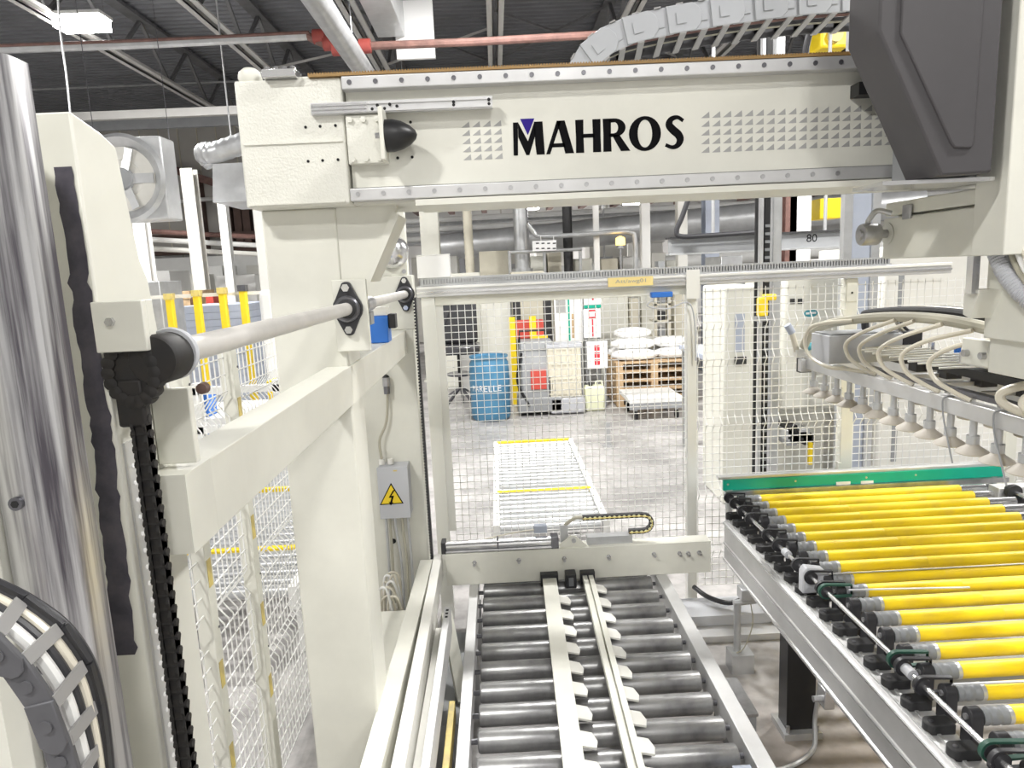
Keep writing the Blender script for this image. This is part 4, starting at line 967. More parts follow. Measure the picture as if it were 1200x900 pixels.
# =================================================================== OVERHEAD PIPES, DUCTS, LAMPS
def lamp(x, y, z, k, side):
    tail = '_'+side+'_offscreen' if side else ''
    top = 6.45 if z > 5 else 4.41
    lab = 'bright white high bay lamp hanging under the roof joists' if side else ('bright white high bay lamp hanging above the square exhaust fan' if z > 5 else 'far high bay lamp glowing under the brown canopy behind the gantry')
    t = thing('high_bay_lamp'+tail, lab, 'lamp', (x, y, z), 'high bay lamps under the roof' if side else 'far high bay lamps under the canopy' if z < 5 else None)
    B(x-.33, x+.33, y-.17, y+.17, z+.14, z+.19).build('housing', 'white', t, bevel=.01)
    B(x-.30, x+.30, y-.15, y+.15, z+.004, z+.14).build('diffuser'+tail, 'lamp_on', t)
    if z+.19 < top:
        for s in (-.3, .3): MB().cyl((x+s, y, z+.19), (x+s, y, top), .003, 6).build('suspension_wire', 'steel_dark', t)
    ld = bpy.data.lights.new('lamp_light'+tail, 'AREA'); ld.shape = 'RECTANGLE'; ld.size = .7; ld.size_y = .3
    ld.energy = LAMP_W*k; ld.color = (1, .985, .96)
    lo = bpy.data.objects.new('lamp_light'+tail, ld); COL.objects.link(lo); lo.parent = t; lo.location = (0, 0, 0)
for L_ in LAMPS: lamp(*L_)

def px_path(pts): return [at(px, py, Y=Y) for px, py, Y in pts]
def ptube(name, lab, cat, pts, r, m, smooth=True, seg=10, grp=None, ribs=0):
    q = px_path(pts); q = spline(q, 6) if smooth else q
    rr = (lambda t: r*(1+.035*math.sin(t*ribs))) if ribs else r
    if ribs:
        q2 = []; n = 120
        for k in range(n+1):
            f = k/n*(len(q)-1); j = min(int(f), len(q)-2); q2.append(q[j]+(q[j+1]-q[j])*(f-j))
        q = q2
    return tag(MB().tube(q, rr, seg).build(name, m), lab, cat, grp)
SPK = thing('sprinkler_pipe', 'reddish sprinkler pipe with red couplings crossing under the roof', 'pipe', at(380, 50, Y=8.5))
MB().tube(px_path([(-60, 60, 8.5), (180, 51, 8.5), (360, 42, 8.5)]), .05, 10).build('pipe', 'galv', SPK)
MB().tube(px_path([(-60, 56, 8.46), (180, 47, 8.46), (362, 38, 8.46)]), .02, 8).build('pipe', 'rust_pipe', SPK)
MB().tube(px_path([(360, 42, 8.5), (372, 48, 8.5), (385, 54, 8.5), (430, 54, 8.5), (560, 49, 8.5), (680, 42, 8.5), (840, 33, 8.5)]), .045, 10).build('pipe', 'rust_pipe', SPK)
for px, py in ((374, 43), (386, 51), (396, 57), (428, 54)):
    p = at(px, py, Y=8.5); MB().lathe([(.05, -.07), (.08, -.065), (.08, .065), (.05, .07)], p, 'X', 14).build('coupling', 'coupling_red', SPK)
p1, p2 = at(362, -30, Z=5.0), at(437, 92, Z=5.0); p2.x = p1.x
t = thing('vent_pipe', 'round grey vent pipe running under the roof toward the partition', 'pipe', (-1.426, 10, 4.31))
MB().tube([(-1.426, 4.6, 4.426), (-1.426, 7.2, 4.426), (-1.426, 10.5, 4.426), (-1.426, 14.1, 4.426)], .115, 14).build('pipe', 'galv', t)
for yy in (5.0, 8.0, 12.5): MB().cyl((-1.426, yy, 4.53), (-1.426, yy, 6.45), .006, 6).build('hanger_rod', 'galv', t)
t = thing('air_duct', 'square grey air duct under the roof with white end sheet', 'duct', (-1.15, 8, 4.95))
B(-1.32, -.98, 5.5, 9.2, 4.98, 5.4).build('duct_body', 'duct', t, bevel=.01)
B(-1.1, -.62, 9.2, 9.26, 4.72, 5.4).build('end_sheet', 'print_white', t)
t = thing('yellow_hoist', 'yellow hoist body hung under the roof beside the square duct', 'hoist', at(470, 0, Y=9.9))
p = at(470, -14, Y=9.9); B(p.x-.36, p.x+.36, 9.7, 10.3, p.z-.28, 5.54).build('hoist_body', 'yellow_paint', t, bevel=.03); MB().cyl((p.x+.15, 9.7, p.z-.12), (p.x+.15, 9.6, p.z-.12), .1, 14).build('hoist_drum', 'yellow_paint', t)
p = at(972, 46, Y=8.7)
t = thing('yellow_hoist', 'yellow hoist hung under the roof next to the dark cover', 'hoist', p); B(p.x-.15, p.x+.2, 8.6, 9.0, p.z-.12, p.z+.16).build('hoist_body', 'yellow_paint', t, bevel=.03); MB().cyl((p.x, 8.6, p.z), (p.x, 8.52, p.z), .08, 14).build('hoist_drum', 'yellow_worn', t); MB().cyl((p.x, 8.8, p.z+.16), (p.x, 8.8, 6.45), .012, 8).build('hoist_rope', 'steel_dark', t)
# vertical poles seen above the beam at right
for px, m, nm, lab in ((880, 'black', 'conduit', 'black vertical conduit behind the drag chain'), (889, 'galv', 'conduit', 'shiny galvanised vertical conduit behind the drag chain')):
    a = at(px+9, 320, Y=4.6); tag(MB().cyl((a.x, 4.6, 0), (a.x, 4.6, 6.45), .028 if m == 'black' else .022, 10).build(nm, m), lab, 'conduit')
ptube('cable', 'black cable arching down from the roof behind the drag chain', 'cable', [(1010, -20, 5), (975, 5, 5), (955, 25, 5), (945, 55, 5), (945, 90, 5)], .022, 'black_plastic')
ptube('hanging_wire', 'thin steel wire hanging from the roof behind the near column', 'wire', [(66, -40, 6), (70, 30, 6), (78, 90, 6), (84, 150, 6)], .008, 'galv')

# square fan and hood, left
f0, f1 = at(186, 158, Y=7.6), at(186, 257, Y=7.6)
FN = thing('exhaust_fan', 'large square grey exhaust fan housing with round ring hung left of gantry', 'fan', (f0.x-.55, 7.8, f1.z))
zc = (f0.z+f1.z)/2; hw = (f0.z-f1.z)/2; fx_ = f0.x-hw
B(fx_-hw, fx_+hw, 7.62, 7.95, f1.z, f0.z).build('housing', 'duct', FN, bevel=.02)
MB().lathe([(.44, 0), (.46, -.05), (.42, -.08), (.38, -.05), (.33, .0)], (fx_, 7.62, zc), 'Y', 40).build('inlet_ring', 'galv', FN)
MB().lathe([(.33, -.001), (.30, -.012), (.20, -.014), (.19, -.004)], (fx_, 7.62, zc), 'Y', 40).build('inner_ring', 'offwhite', FN)
MB().lathe([(.02, -.06), (.10, -.05), (.12, -.01)], (fx_, 7.62, zc), 'Y', 24).build('hub', 'grey_paint', FN)
for k in range(5):
    a = 2*PI*k/5; MB().bar((fx_+.1*math.cos(a), 7.60, zc+.1*math.sin(a)), (fx_+.32*math.cos(a), 7.60, zc+.32*math.sin(a)), .1, .01, side=(.3, 1, 0)).build('blade', 'duct', FN)
for s in (-.4, .4): MB().cyl((fx_+s, 7.9, f0.z), (fx_+s, 7.9, 6.45), .004, 6).build('suspension_wire', 'steel_dark', FN)
HO = thing('extraction_hood', 'pale grey extraction hood with flexible silver duct beside the gantry end', 'hood', at(272, 235, Y=9))
h0, h1 = at(249, 192, Y=9), at(258, 238, Y=9)
MB().add([(h0.x, 9, h0.z), (h0.x+1.2, 9, h0.z), (h0.x+1.2, 9.8, h0.z), (h0.x, 9.8, h0.z), (h1.x-.05, 8.9, h1.z), (h1.x+1.1, 8.9, h1.z), (h1.x+1.1, 9.9, h1.z), (h1.x-.05, 9.9, h1.z)],
         [(0,1,2,3),(7,6,5,4),(0,4,5,1),(1,5,6,2),(2,6,7,3),(3,7,4,0)]).build('hood_body', 'duct', HO)
q = spline([at(320, 160, Y=9), at(285, 168, Y=9), at(255, 178, Y=9), at(240, 180, Y=9.1), at(250, 190, Y=9.2)], 10)
MB().tube(q, lambda t: .13*(1+.05*math.sin(t*160)), 12).build('flexible_duct', 'galv', HO)
MB().tube([at(271, 165, Y=9)+Vector((0, 0, 0)), Vector((at(271, 165, Y=9).x, 9, 6.45))], .01, 6).build('hanger', 'galv', HO)
for i, (pts, r, lab) in enumerate([([(193, 237, 19.64), (262, 232, 19.64)], .058, 'white guard pipe below the square fan'), ([(196, 192, 19.64), (197, 236, 19.64)], .045, 'short white vertical pipe beside the square fan')]):
    ptube('pipe', lab, 'pipe', pts, r, 'white', False)
# pipes crossing at the left behind the column
for i, (y0, y1, m, lab) in enumerate([(268, 280, 'rust_pipe', 'reddish pipe run crossing high behind the yellow posts'), (277, 290, 'white', 'upper white pipe run crossing behind the yellow posts'), (288, 300, 'offwhite', 'lower white pipe run crossing behind the yellow posts')]):
    ptube('pipe_run', lab, 'pipe', [(110, y0, 13), (345, y1, 15)], .05, m, False)

# ------------------------------------------------ background, left of the column
def pbox(name, lab, cat, x0, y0, x1, y1, Y, dep, m, ground=True, grp=None, bev=.01):
    "upright box whose front face fills a photo rectangle at distance Y"
    a = at(x0, (y0+y1)/2, Y=Y); b = at(x1, (y0+y1)/2, Y=Y); tz = at((x0+x1)/2, y0, Y=Y).z; bz = 0 if ground else at((x0+x1)/2, y1, Y=Y).z
    return tag(B(a.x, b.x, Y, Y+dep, bz, tz).build(name, m, bevel=bev), lab, cat, grp)
def column(lab, px, py, Y, w, m, top=None, cat='column', name='steel_column'):
    top = top or 2.05+Y*.16
    a = at(px, py, Y=Y)
    mb = MB().box(a.x-w/2, a.x+w/2, Y, Y+.012, 0, top).box(a.x-w/2, a.x+w/2, Y+w, Y+w+.012, 0, top).box(a.x-.006, a.x+.006, Y+.012, Y+w, 0, top)
    mb.box(a.x-w*.8, a.x+w*.8, Y-.1, Y+w+.1, 0, .03)
    return tag(mb.build(name, m, smooth=0), lab, cat)
column('white steel column standing behind the first yellow post', 167, 300, 12, .20, 'white')
column('wide white steel column behind the yellow posts', 232, 320, 13, .22, 'offwhite')
column('slim white steel column next to the hood duct', 268, 320, 12.4, .14, 'white')
column('pale steel column just left of the gantry column', 309, 300, 9, .16, 'white')
for i, (px, yt) in enumerate([(162, 352), (198, 345), (230, 341), (260, 338), (284, 335)]):
    a = at(px, yt, Y=8.0)
    t = thing('yellow_post', ('first', 'second', 'third', 'fourth', 'fifth')[i]+' yellow guard post counted from the grey wire cabinet', 'post', (a.x, 8, 0), 'yellow guard posts')
    B(a.x-.035, a.x+.035, 7.96, 8.04, 0, a.z).build('post', 'yellow_paint', t, bevel=.004); B(a.x-.09, a.x+.09, 7.9, 8.1, 0, .015).build('base_plate', 'yellow_paint', t)
    B(a.x-.045, a.x+.045, 7.95, 8.05, a.z-.06, a.z+.01).build('post_cap', 'yellow_worn' if i < 4 else 'steel_dark', t)
p, q = at(150, 352, Y=8.05), at(345, 328, Y=8.05)
tag(MB().bar((p.x, 8.06, 1.93), (q.x, 8.06, 1.93), .03, .04).build('guard_rail', 'offwhite'), 'pale guard rail joining the row of yellow posts', 'rail')
# stacks of boards
def stack(lab, px0, px1, ytop, Y, dep, m, n=14):
    a, b = at(px0, ytop, Y=Y), at(px1, ytop, Y=Y)
    t = thing('board_stack', lab, 'stack', ((a.x+b.x)/2, Y+dep/2, 0), 'stacks of boards behind the posts')
    B(a.x, b.x, Y, Y+dep, 0, .12).build('pallet', 'wood', t); z = .12; h = (a.z-.12)/n
    for i in range(n):
        j = random.uniform(-.02, .02); B(a.x+j, b.x+j, Y+abs(j), Y+dep, z+.004, z+h).build('board', m, t); z += h
stack('tall stack of blue grey boards behind the yellow posts', 204, 290, 360, 10, 1.2, 'bluegrey', 16)
stack('stack of light wooden boards topping out above blue grey stack', 200, 222, 342, 11.5, 1, 'wood', 14)
pbox('red_bin', 'small red bin behind the yellow posts', 'bin', 241, 345, 250, 357, 11.3, .4, 'red')
pbox('grey_cabinet', 'grey wire cabinet left of the yellow posts', 'cabinet', 163, 330, 192, 420, 8.6, .6, 'galv')
# far white machines behind left side
for i, (x0, y0, x1, Y, m) in enumerate([(150, 318, 200, 15, 'white'), (188, 322, 232, 16, 'offwhite'), (225, 312, 262, 17, 'white'), (255, 322, 300, 15.5, 'white'), (290, 310, 345, 16.5, 'offwhite'), (150, 300, 345, 18.6, 'white')]):
    pbox('machine_cabinet', 'pale machine cabinet far behind the yellow posts', 'machine', x0, y0, x1, 350, Y, 1.0, m, grp='pale machine cabinets in the far left')
pbox('white_machine', 'white rounded machine end beside the gantry column', 'machine', 303, 340, 322, 380, 7.2, .6, 'white', bev=.05)
# tangled machine frame below the shaft, seen through the left fence
t = thing('process_machine', 'low pale machine frame with dark parts beyond the left mesh fence', 'machine', (-2.4, 6.3, 0))
for zz in (.45, .75, 1.1): B(-4.2, -1.35, 6.0, 6.08, zz, zz+.06).build('frame_rail', 'white', t)
for xx in (-4.1, -3.4, -2.7, -2.0, -1.4): B(xx, xx+.06, 6.0, 6.08, 0, 1.2).build('frame_post', 'white', t)
for i in range(9):
    x = -4.0+i*.29; B(x, x+.16, 6.1, 6.3, .5, .62+random.random()*.3).build('drive_unit', random.choice(['rubber', 'blue', 'galv', 'grey_paint']), t, bevel=.01)
B(-4.1, -1.4, 6.12, 7.0, .80, .86).build('table_top', 'white', t)
for i in range(3): B(-3.1+i*.16, -2.98+i*.16, 6.2, 6.4, .86, 1.12).build('blue_box', 'blue', t, bevel=.008)
B(-2.15, -1.75, 6.3, 6.5, .86, 1.15).build('yellow_box', 'yellow_paint', t, bevel=.008)

def roller_bed(lab, x0, x1, y0, y1, z, pitch, r, m, stripes, group=None):
    t = thing('roller_conveyor', lab, 'conveyor', ((x0+x1)/2, (y0+y1)/2, 0))
    for xx in (x0-.05, x1+.005): B(xx, xx+.045, y0, y1, z-.12, z+.01).build('side_rail', 'white', t)
    for xx in (x0-.05, x1+.005):
        for yy in (y0+.1, (y0+y1)/2, y1-.15): B(xx, xx+.045, yy, yy+.05, 0, z-.12).build('leg', 'white', t)
    pr_ = None; y = y1-.06; i = 0; yy = y
    while yy > y0+.03:
        if pr_ is None: pr_ = MB().cyl((x0, y, z-r), (x1, y, z-r), r, 14).build('roller', m, t)
        else: dup(pr_, (0, yy-y, 0), t)
        yy -= pitch
    for s in stripes: B(x0-.02, x1+.02, s, s+.05, z-.02, z+.012).build('yellow_edge', 'yellow_paint', t)
roller_bed('pale roller conveyor with yellow edges on the floor behind the gate', -.05, .66, 4.55, 6.95, .30, .10, .03, 'galv', (6.9, 5.28))
roller_bed('wide pale roller conveyor with yellow edges beyond the left mesh fence', -3.6, -1.2, 3.5, 5.9, .42, .12, .035, 'galv', (4.05, 5.3))

# ------------------------------------------------ background seen through the gate
DR = thing('plastic_drum', 'large blue plastic drum with white lettering behind the gate', 'drum', at(576, 493, Z=0))
dx, dy = at(576, 493, Z=0).x, 9.56
MB().lathe([(.235, 0), (.262, .02), (.275, .06), (.279, .25), (.272, .29), (.279, .33), (.282, .58), (.275, .62), (.280, .66), (.270, .80), (.25, .84), (.25, .87), (.268, .875), (.268, .90), (.24, .90), (.235, .87)], (dx, dy, 0), 'Z', 36).build('drum_body', 'blue_drum', DR)
MB().cyl((dx, dy, .86), (dx, dy, .872), .236, 28).build('lid', 'blue_drum', DR)
s = 'MARELLE'
for i, chh in enumerate(s):
    a = math.radians(-145+i*13); r = .281
    o = (dx+r*math.cos(a), dy+r*math.sin(a), .43)
    text_part('lettering', chh, 'print_white', DR, o, (-math.sin(a), math.cos(a), 0), (0, 0, 1), .05 if chh != 'M' else .062, .085, lift=.004)
OC = thing('office_chair', 'black office chair wrapped in glossy plastic behind the gate', 'chair', (-.60, 10.6, 0))
ox, oy = at(541, 465, Y=10.6).x, 10.6
B(ox-.30, ox+.30, oy-.05, oy+.10, .98, 1.62).build('backrest', 'plastic_wrap', OC, bevel=.05)
B(ox-.33, ox+.33, oy-.40, oy+.15, .84, .98).build('seat', 'plastic_wrap', OC, bevel=.04)
MB().prism([(ox-.30, .98), (ox-.05, 1.60), (ox-.30, 1.62), (ox-.36, 1.0)], oy-.12, oy-.05).build('plastic_bag', 'plastic_wrap', OC, bevel=.02)
MB().cyl((ox, oy-.1, .3), (ox, oy-.1, .86), .03, 12).build('gas_lift', 'black', OC)
MB().lathe([(.19, .50), (.20, .51), (.20, .53), (.19, .54)], (ox, oy-.1, 0), 'Z', 24).build('foot_ring', 'steel_dark', OC)
for k in range(5):
    a = 2*PI*k/5+.3; e_ = (ox+.34*math.cos(a), oy-.1+.34*math.sin(a), .09)
    lg = MB().bar((ox, oy-.1, .32), e_, .035, .03).build('base_arm', 'steel_dark', OC); MB().cyl((e_[0]-.015, e_[1], .035), (e_[0]+.015, e_[1], .035), .035, 12).build('caster', 'black', lg)
    MB().cyl((e_[0], e_[1], .05), (e_[0], e_[1], .1), .01, 6).build('caster_stem', 'black', lg)
pbox('white_crate', 'small white bin behind the office chair', 'bin', 540, 415, 556, 440, 11.4, .3, 'white')
pbox('cabinet', 'cream electrical cabinet standing behind the blue drum', 'cabinet', 566, 345, 600, 470, 11.6, .5, 'cream')
# floor scrubber
SC = thing('floor_scrubber', 'grey walk-behind floor scrubber with red panel beside the blue drum', 'machine', (.56, 9.8, 0))
a = at(612, 485, Y=9.8).x; b = at(650, 485, Y=9.8).x; c_ = (a+b)/2
MB().prism([(9.6, .08), (10.4, .08), (10.4, .85), (10.1, 1.05), (9.75, 1.05), (9.65, .75), (9.6, .55)], a, b, 'YZ').build('tank', 'grey_paint', SC, bevel=.03)
B(c_-.10, c_+.12, 9.57, 9.60, .38, .66).build('red_panel', 'red', SC, bevel=.005)
B(a-.06, b+.1, 9.55, 10.2, .05, .26).build('deck', 'grey_paint', SC, bevel=.02)
MB().tube(spline([(a+.02, 9.62, .9), (a-.05, 9.6, .5), (a+.1, 9.55, .15)]), .02).build('hose', 'black', SC)
for s_ in (a-.03, b+.05): MB().cyl((s_, 9.8, .09), (s_+.04, 9.8, .09), .09, 16).build('wheel', 'black', SC)
MB().tube([(a, 9.7, 1.05), (a, 9.5, 1.22), (b, 9.5, 1.22), (b, 9.7, 1.05)], .015).build('handle', 'black', SC)
t = thing('cleaning_cart', 'yellow and red cleaning cart behind the floor scrubber', 'cart', (.45, 10.3, 0))
a = at(597, 400, Y=10.5); b = at(637, 370, Y=10.5)
for xx in (a.x, b.x-.22): B(xx, xx+.10, 10.5, 10.56, .0, b.z).build('yellow_upright', 'yellow_paint', t)
B(a.x+.1, b.x, 10.55, 10.7, a.z+.02, b.z-.06).build('red_bag', 'red', t, bevel=.02); B(b.x-.22, b.x+.05, 10.48, 10.55, a.z, a.z+.07).build('yellow_foot', 'yellow_paint', t)
B(a.x+.1, b.x, 10.55, 10.9, .0, .4).build('cart_base', 'rubber', t, bevel=.02)
for px in (605, 667, 641):
    p = at(px, 350, Y=10.9); tag(B(p.x-.06, p.x+.06, 10.9, 11.0, 0, at(px, 340, Y=10.9).z+.1).build('dark_post', 'rubber'), 'dark upright post behind the cleaning cart', 'post', 'dark posts behind the cart')
# ribbed beige crate
CR = thing('ribbed_crate', 'beige ribbed plastic crate on grey base beside the floor scrubber', 'crate', (.93, 9.6, 0))
a, b = at(641, 405, Y=9.6), at(682, 465, Y=9.6)
B(a.x, b.x, 9.6, 9.95, b.z, a.z).build('body', 'beige', CR, bevel=.01); B(a.x-.02, b.x+.02, 9.58, 9.97, a.z-.04, a.z+.01).build('rim', 'box_grey', CR, bevel=.006)
for i in range(6):
    x = a.x+.03+i*(b.x-a.x-.08)/5; B(x, x+.022, 9.585, 9.6, b.z+.02, a.z-.05).build('rib', 'beige', CR)
for i in range(4):
    z = b.z+.05+i*(a.z-b.z-.12)/3; B(a.x+.01, b.x-.01, 9.588, 9.6, z, z+.02).build('rib', 'beige', CR)
B(a.x+.02, b.x+.04, 9.55, 10.0, .02, b.z).build('base', 'box_grey', CR, bevel=.02)
# shadow boards and signs
def sign(lab, x0, y0, x1, y1, Y, extra, legs=True):
    a = at(x0, (y0+y1)/2, Y=Y); b = at(x1, (y0+y1)/2, Y=Y); z1 = at((x0+x1)/2, y0, Y=Y).z; z0 = at((x0+x1)/2, y1, Y=Y).z
    t = thing('sign_board', lab, 'sign', ((a.x+b.x)/2, Y, 0))
    bd = B(a.x, b.x, Y, Y+.03, z0, z1).build('board', 'print_white', t, bevel=.004)
    B(a.x+.02, a.x+.05, Y+.03, Y+.06, 0, z1-.02).build('leg', 'grey_paint', t); B(b.x-.05, b.x-.02, Y+.03, Y+.06, 0, z1-.02).build('leg', 'grey_paint', t)
    for (u0, v0, u1, v1, m) in extra:
        B(a.x+(b.x-a.x)*u0, a.x+(b.x-a.x)*u1, Y-.004, Y, z0+(z1-z0)*v0, z0+(z1-z0)*v1).build('print', m, bd)
    return t
sign('white shadow board with red shovel outline behind the pallet', 684, 362, 704, 396, 10.6, [(.48, .05, .56, .7, 'print_red'), (.28, .90, .72, .97, 'print_red'), (.28, .74, .34, .86, 'print_red'), (.66, .74, .72, .86, 'print_red'), (.30, .68, .72, .73, 'print_red')])
sign('white shadow board with red mark and green edge above shovel board', 684, 330, 704, 361, 10.72, [(.35, .42, .72, .62, 'print_red'), (.48, .3, .58, .42, 'print_red'), (0, 0, 1, .14, 'green')])
sign('white board with dark green edges left of the shovel board', 650, 345, 683, 402, 10.7, [(.48, .05, .54, .9, 'green'), (.0, .95, .9, 1, 'black'), (.6, .1, .68, .6, 'wood'), (.06, .62, .4, .9, 'print_grey')])
sign('white notice with three red blocks above the white jug', 688, 400, 712, 432, 9.96, [(.36, .66, .62, .86, 'print_red'), (.36, .40, .62, .60, 'print_red'), (.36, .14, .62, .34, 'print_red')])
JG = thing('plastic_jug', 'pale yellow plastic jug on the floor under red block notice', 'jug', at(698, 482, Z=0))
jx = at(698, 482, Z=0)
B(jx.x-.14, jx.x+.14, jx.y, jx.y+.22, 0, .36).build('body', 'jug', JG, bevel=.03); MB().cyl((jx.x-.05, jx.y+.1, .36), (jx.x-.05, jx.y+.1, .42), .03, 12).build('cap', 'black', JG)
MB().tube([(jx.x+.02, jx.y+.1, .35), (jx.x+.03, jx.y+.1, .42), (jx.x+.11, jx.y+.1, .42), (jx.x+.12, jx.y+.1, .35)], .015).build('handle', 'jug', JG)
# pallet with sacks
PL = thing('wood_pallet', 'wooden pallet raised on blocks and loaded with white sacks', 'pallet', (2.3, 10.0, 0))
a, b = at(722, 425, Y=9.9), at(812, 425, Y=9.9); zt = at(760, 424, Y=9.9).z
for i in range(6): B(a.x, b.x, 9.9+i*.2, 10.04+i*.2, zt-.02, zt).build('deck_board', 'wood', PL)
for xx in (a.x, (a.x+b.x)/2-.05, b.x-.1): B(xx, xx+.1, 9.9, 11.0, zt-.12, zt-.02).build('stringer', 'wood', PL)
for i in range(3): B(a.x, b.x, 9.9+i*.45, 10.0+i*.45, zt-.14, zt-.12).build('bottom_board', 'wood', PL)
nl = 4; hp = (zt-.14)/nl
for k in range(nl):
    z = k*hp
    for i in range(3): B(a.x, b.x, 9.9+i*.45, 10.0+i*.45, z, z+.02).build('bottom_board', 'wood', PL)
    for xx in (a.x, (a.x+b.x)/2-.05, b.x-.1): B(xx, xx+.1, 9.9, 11.0, z+.02, z+hp-.02).build('stringer', 'wood', PL)
    for i in range(6): B(a.x, b.x, 9.9+i*.2, 10.04+i*.2, z+hp-.02, z+hp).build('deck_board', 'wood', PL)
for i, (x, y, z, l) in enumerate([(a.x+.33, 10.2, zt, .68), (a.x+.95, 10.25, zt, .60), (a.x+.28, 10.62, zt, .55), (a.x+.90, 10.66, zt, .5), (a.x+.34, 10.35, zt+.15, .66), (a.x+.92, 10.4, zt+.15, .55), (a.x+.36, 10.5, zt+.30, .55)]):
    mb = MB(); n = 12; vs = []
    for j in range(7):
        v = -1+2*j/6; 
        for k in range(n):
            th = 2*PI*k/n; s_ = (1-abs(v)**3*.6)
            vs.append((x+v*l/2, y+.195*math.copysign(abs(math.cos(th))**.6, math.cos(th))*s_, z+.08+.082*math.copysign(abs(math.sin(th))**.7, math.sin(th))*s_))
    fs = [(j*n+k, j*n+(k+1)%n, (j+1)*n+(k+1)%n, (j+1)*n+k) for j in range(6) for k in range(n)]+[tuple(range(n)), tuple(range(7*n-1, 6*n-1, -1))]
    tag(mb.add(vs, fs).build('sack', 'sack', smooth=60), 'white filled sack lying on the wooden pallet', 'sack', 'white sacks on the pallet')
CT = thing('platform_cart', 'low white platform cart on dark wheels in front of the pallet', 'cart', (1.95, 9.2, 0))
a, b = at(738, 470, Y=8.9), at(802, 470, Y=8.9)
B(a.x, b.x, 8.9, 9.7, .24, .30).build('deck', 'white', CT, bevel=.008); B(a.x, b.x, 8.9, 8.94, .16, .24).build('skirt', 'grey_paint', CT)
for xx in (a.x+.08, b.x-.1):
    for yy in (9.0, 9.6):
        wl = MB().cyl((xx, yy, .06), (xx+.04, yy, .06), .06, 14).build('wheel', 'black', CT); B(xx, xx+.04, yy-.01, yy+.01, .06, .24).build('caster_fork', 'galv', wl)
t = thing('floor_bracket', 'small grey steel upright on the floor behind the gate', 'bracket', at(713, 523, Z=0))
p = at(713, 523, Z=0); B(p.x-.03, p.x+.03, p.y, p.y+.03, 0, .28).build('upright', 'galv', t); B(p.x-.06, p.x+.06, p.y-.04, p.y+.07, 0, .012).build('foot', 'galv', t)
# cream wall of cabinets behind the pallet
for x0, x1, y0, Y, m, lab in [(705, 737, 345, 11.8, 'cream', 'wide cream cabinet standing behind the sacks beside shovel board'), (741, 749, 350, 11.6, 'beige', 'very narrow beige cabinet behind the middle of the pallet'),
        (752, 766, 340, 11.9, 'cream', 'cream cabinet behind the pallet next to the open rack'), (790, 802, 330, 11.8, 'beige', 'beige cabinet behind the gate post next to the open rack'),
        (515, 566, 320, 12.4, 'cream', 'broad cream cabinet behind the black office chair'), (602, 640, 318, 12.3, 'beige', 'beige cabinet behind the cleaning cart')]:
    pbox('cream_cabinet', lab, 'cabinet', x0, y0, x1, 470, Y, .6, m)
t = thing('shelf_rack', 'beige open rack with boxes seen behind the blue gate switch', 'rack', (3.0, 11.2, 0))
a, b = at(767, 345, Y=11.2), at(786, 345, Y=11.2)
for xx in (a.x, b.x-.04): B(xx, xx+.04, 11.2, 11.25, 0, 2.0).build('upright', 'beige', t)
for i in range(7):
    z = .3+i*.27; B(a.x, b.x, 11.2, 11.6, z, z+.03).build('shelf', 'beige', t); B(a.x+.08, b.x-.08, 11.25, 11.5, z+.03, z+.17).build('box', 'rubber' if i % 2 else 'grey_paint', t)

# ------------------------------------------------ machines behind the right fence
t = thing('press_machine', 'tall cream machine column with control window behind the mesh fence', 'machine', (2.0, 5.5, 0))
a, b = at(848, 450, Y=5.6), at(891, 450, Y=5.6)
B(a.x, b.x, 5.6, 6.2, 0, at(870, 335, Y=5.6).z).build('body', 'cream', t, bevel=.02)
p0, p1 = at(861, 368, Y=5.6), at(872, 412, Y=5.6); B(p0.x, p1.x, 5.59, 5.6, p1.z, p0.z).build('window_pane', 'bluegrey', t)
B(p0.x, p1.x+.01, 5.57, 5.6, p1.z-.10, p1.z-.04).build('dark_slot', 'rubber', t)
t = thing('press_machine', 'broad cream machine cabinet with teal oval badge behind the mesh fence', 'machine', (2.5, 5.3, 0))
a, b = at(918, 430, Y=5.4), at(983, 430, Y=5.4); zt = at(950, 320, Y=5.4).z
B(a.x, b.x, 5.4, 6.3, at(950, 480, Y=5.4).z, zt).build('cabinet', 'cream', t, bevel=.03); B(a.x+.03, b.x, 5.6, 6.3, 0, at(950, 480, Y=5.4).z).build('pedestal', 'cream', t, bevel=.02)
p = at(950, 367, Y=5.4)
MB().add([(p.x+.055*math.cos(2*PI*k/28), 5.396, p.z+.03*math.sin(2*PI*k/28)) for k in range(28)], [tuple(range(28))]).build('oval_badge', 'teal', t, smooth=0)
B(p.x-.04, p.x-.012, 5.393, 5.396, p.z-.008, p.z+.008).build('badge_mark', 'print_white', t); B(p.x+.0, p.x+.04, 5.393, 5.396, p.z-.006, p.z+.010).build('badge_mark', 'print_white', t)
for xx in (929, 938): q = at(xx, 353, Y=5.4); B(q.x-.022, q.x+.022, 5.39, 5.4, q.z-.02, q.z+.02).build('dark_label', 'rubber', t)
for k in range(9):
    q = at(925+random.random()*28, 503+random.random()*26, Y=5.3); B(q.x-.04, q.x+.04, 5.3, 5.5, q.z-.04, q.z+.04).build('drive_part', random.choice(['rubber', 'galv', 'black', 'grey_paint']), t, bevel=.006)
q = at(948, 535, Y=5.3); B(q.x-.012, q.x+.016, 5.27, 5.3, q.z-.06, q.z+.12).build('yellow_tag', 'yellow_paint', t)
a = at(897, 430, Y=4.5)
t = thing('roller_track', 'black vertical roller track pole behind the mesh fence', 'pole', (a.x, 4.5, 0))
B(a.x-.018, a.x+.018, 4.5, 4.54, 0, 4.2).build('track', 'black', t); B(a.x-.045, a.x-.025, 4.5, 4.54, 0, 4.2).build('side_strip', 'galv', t)
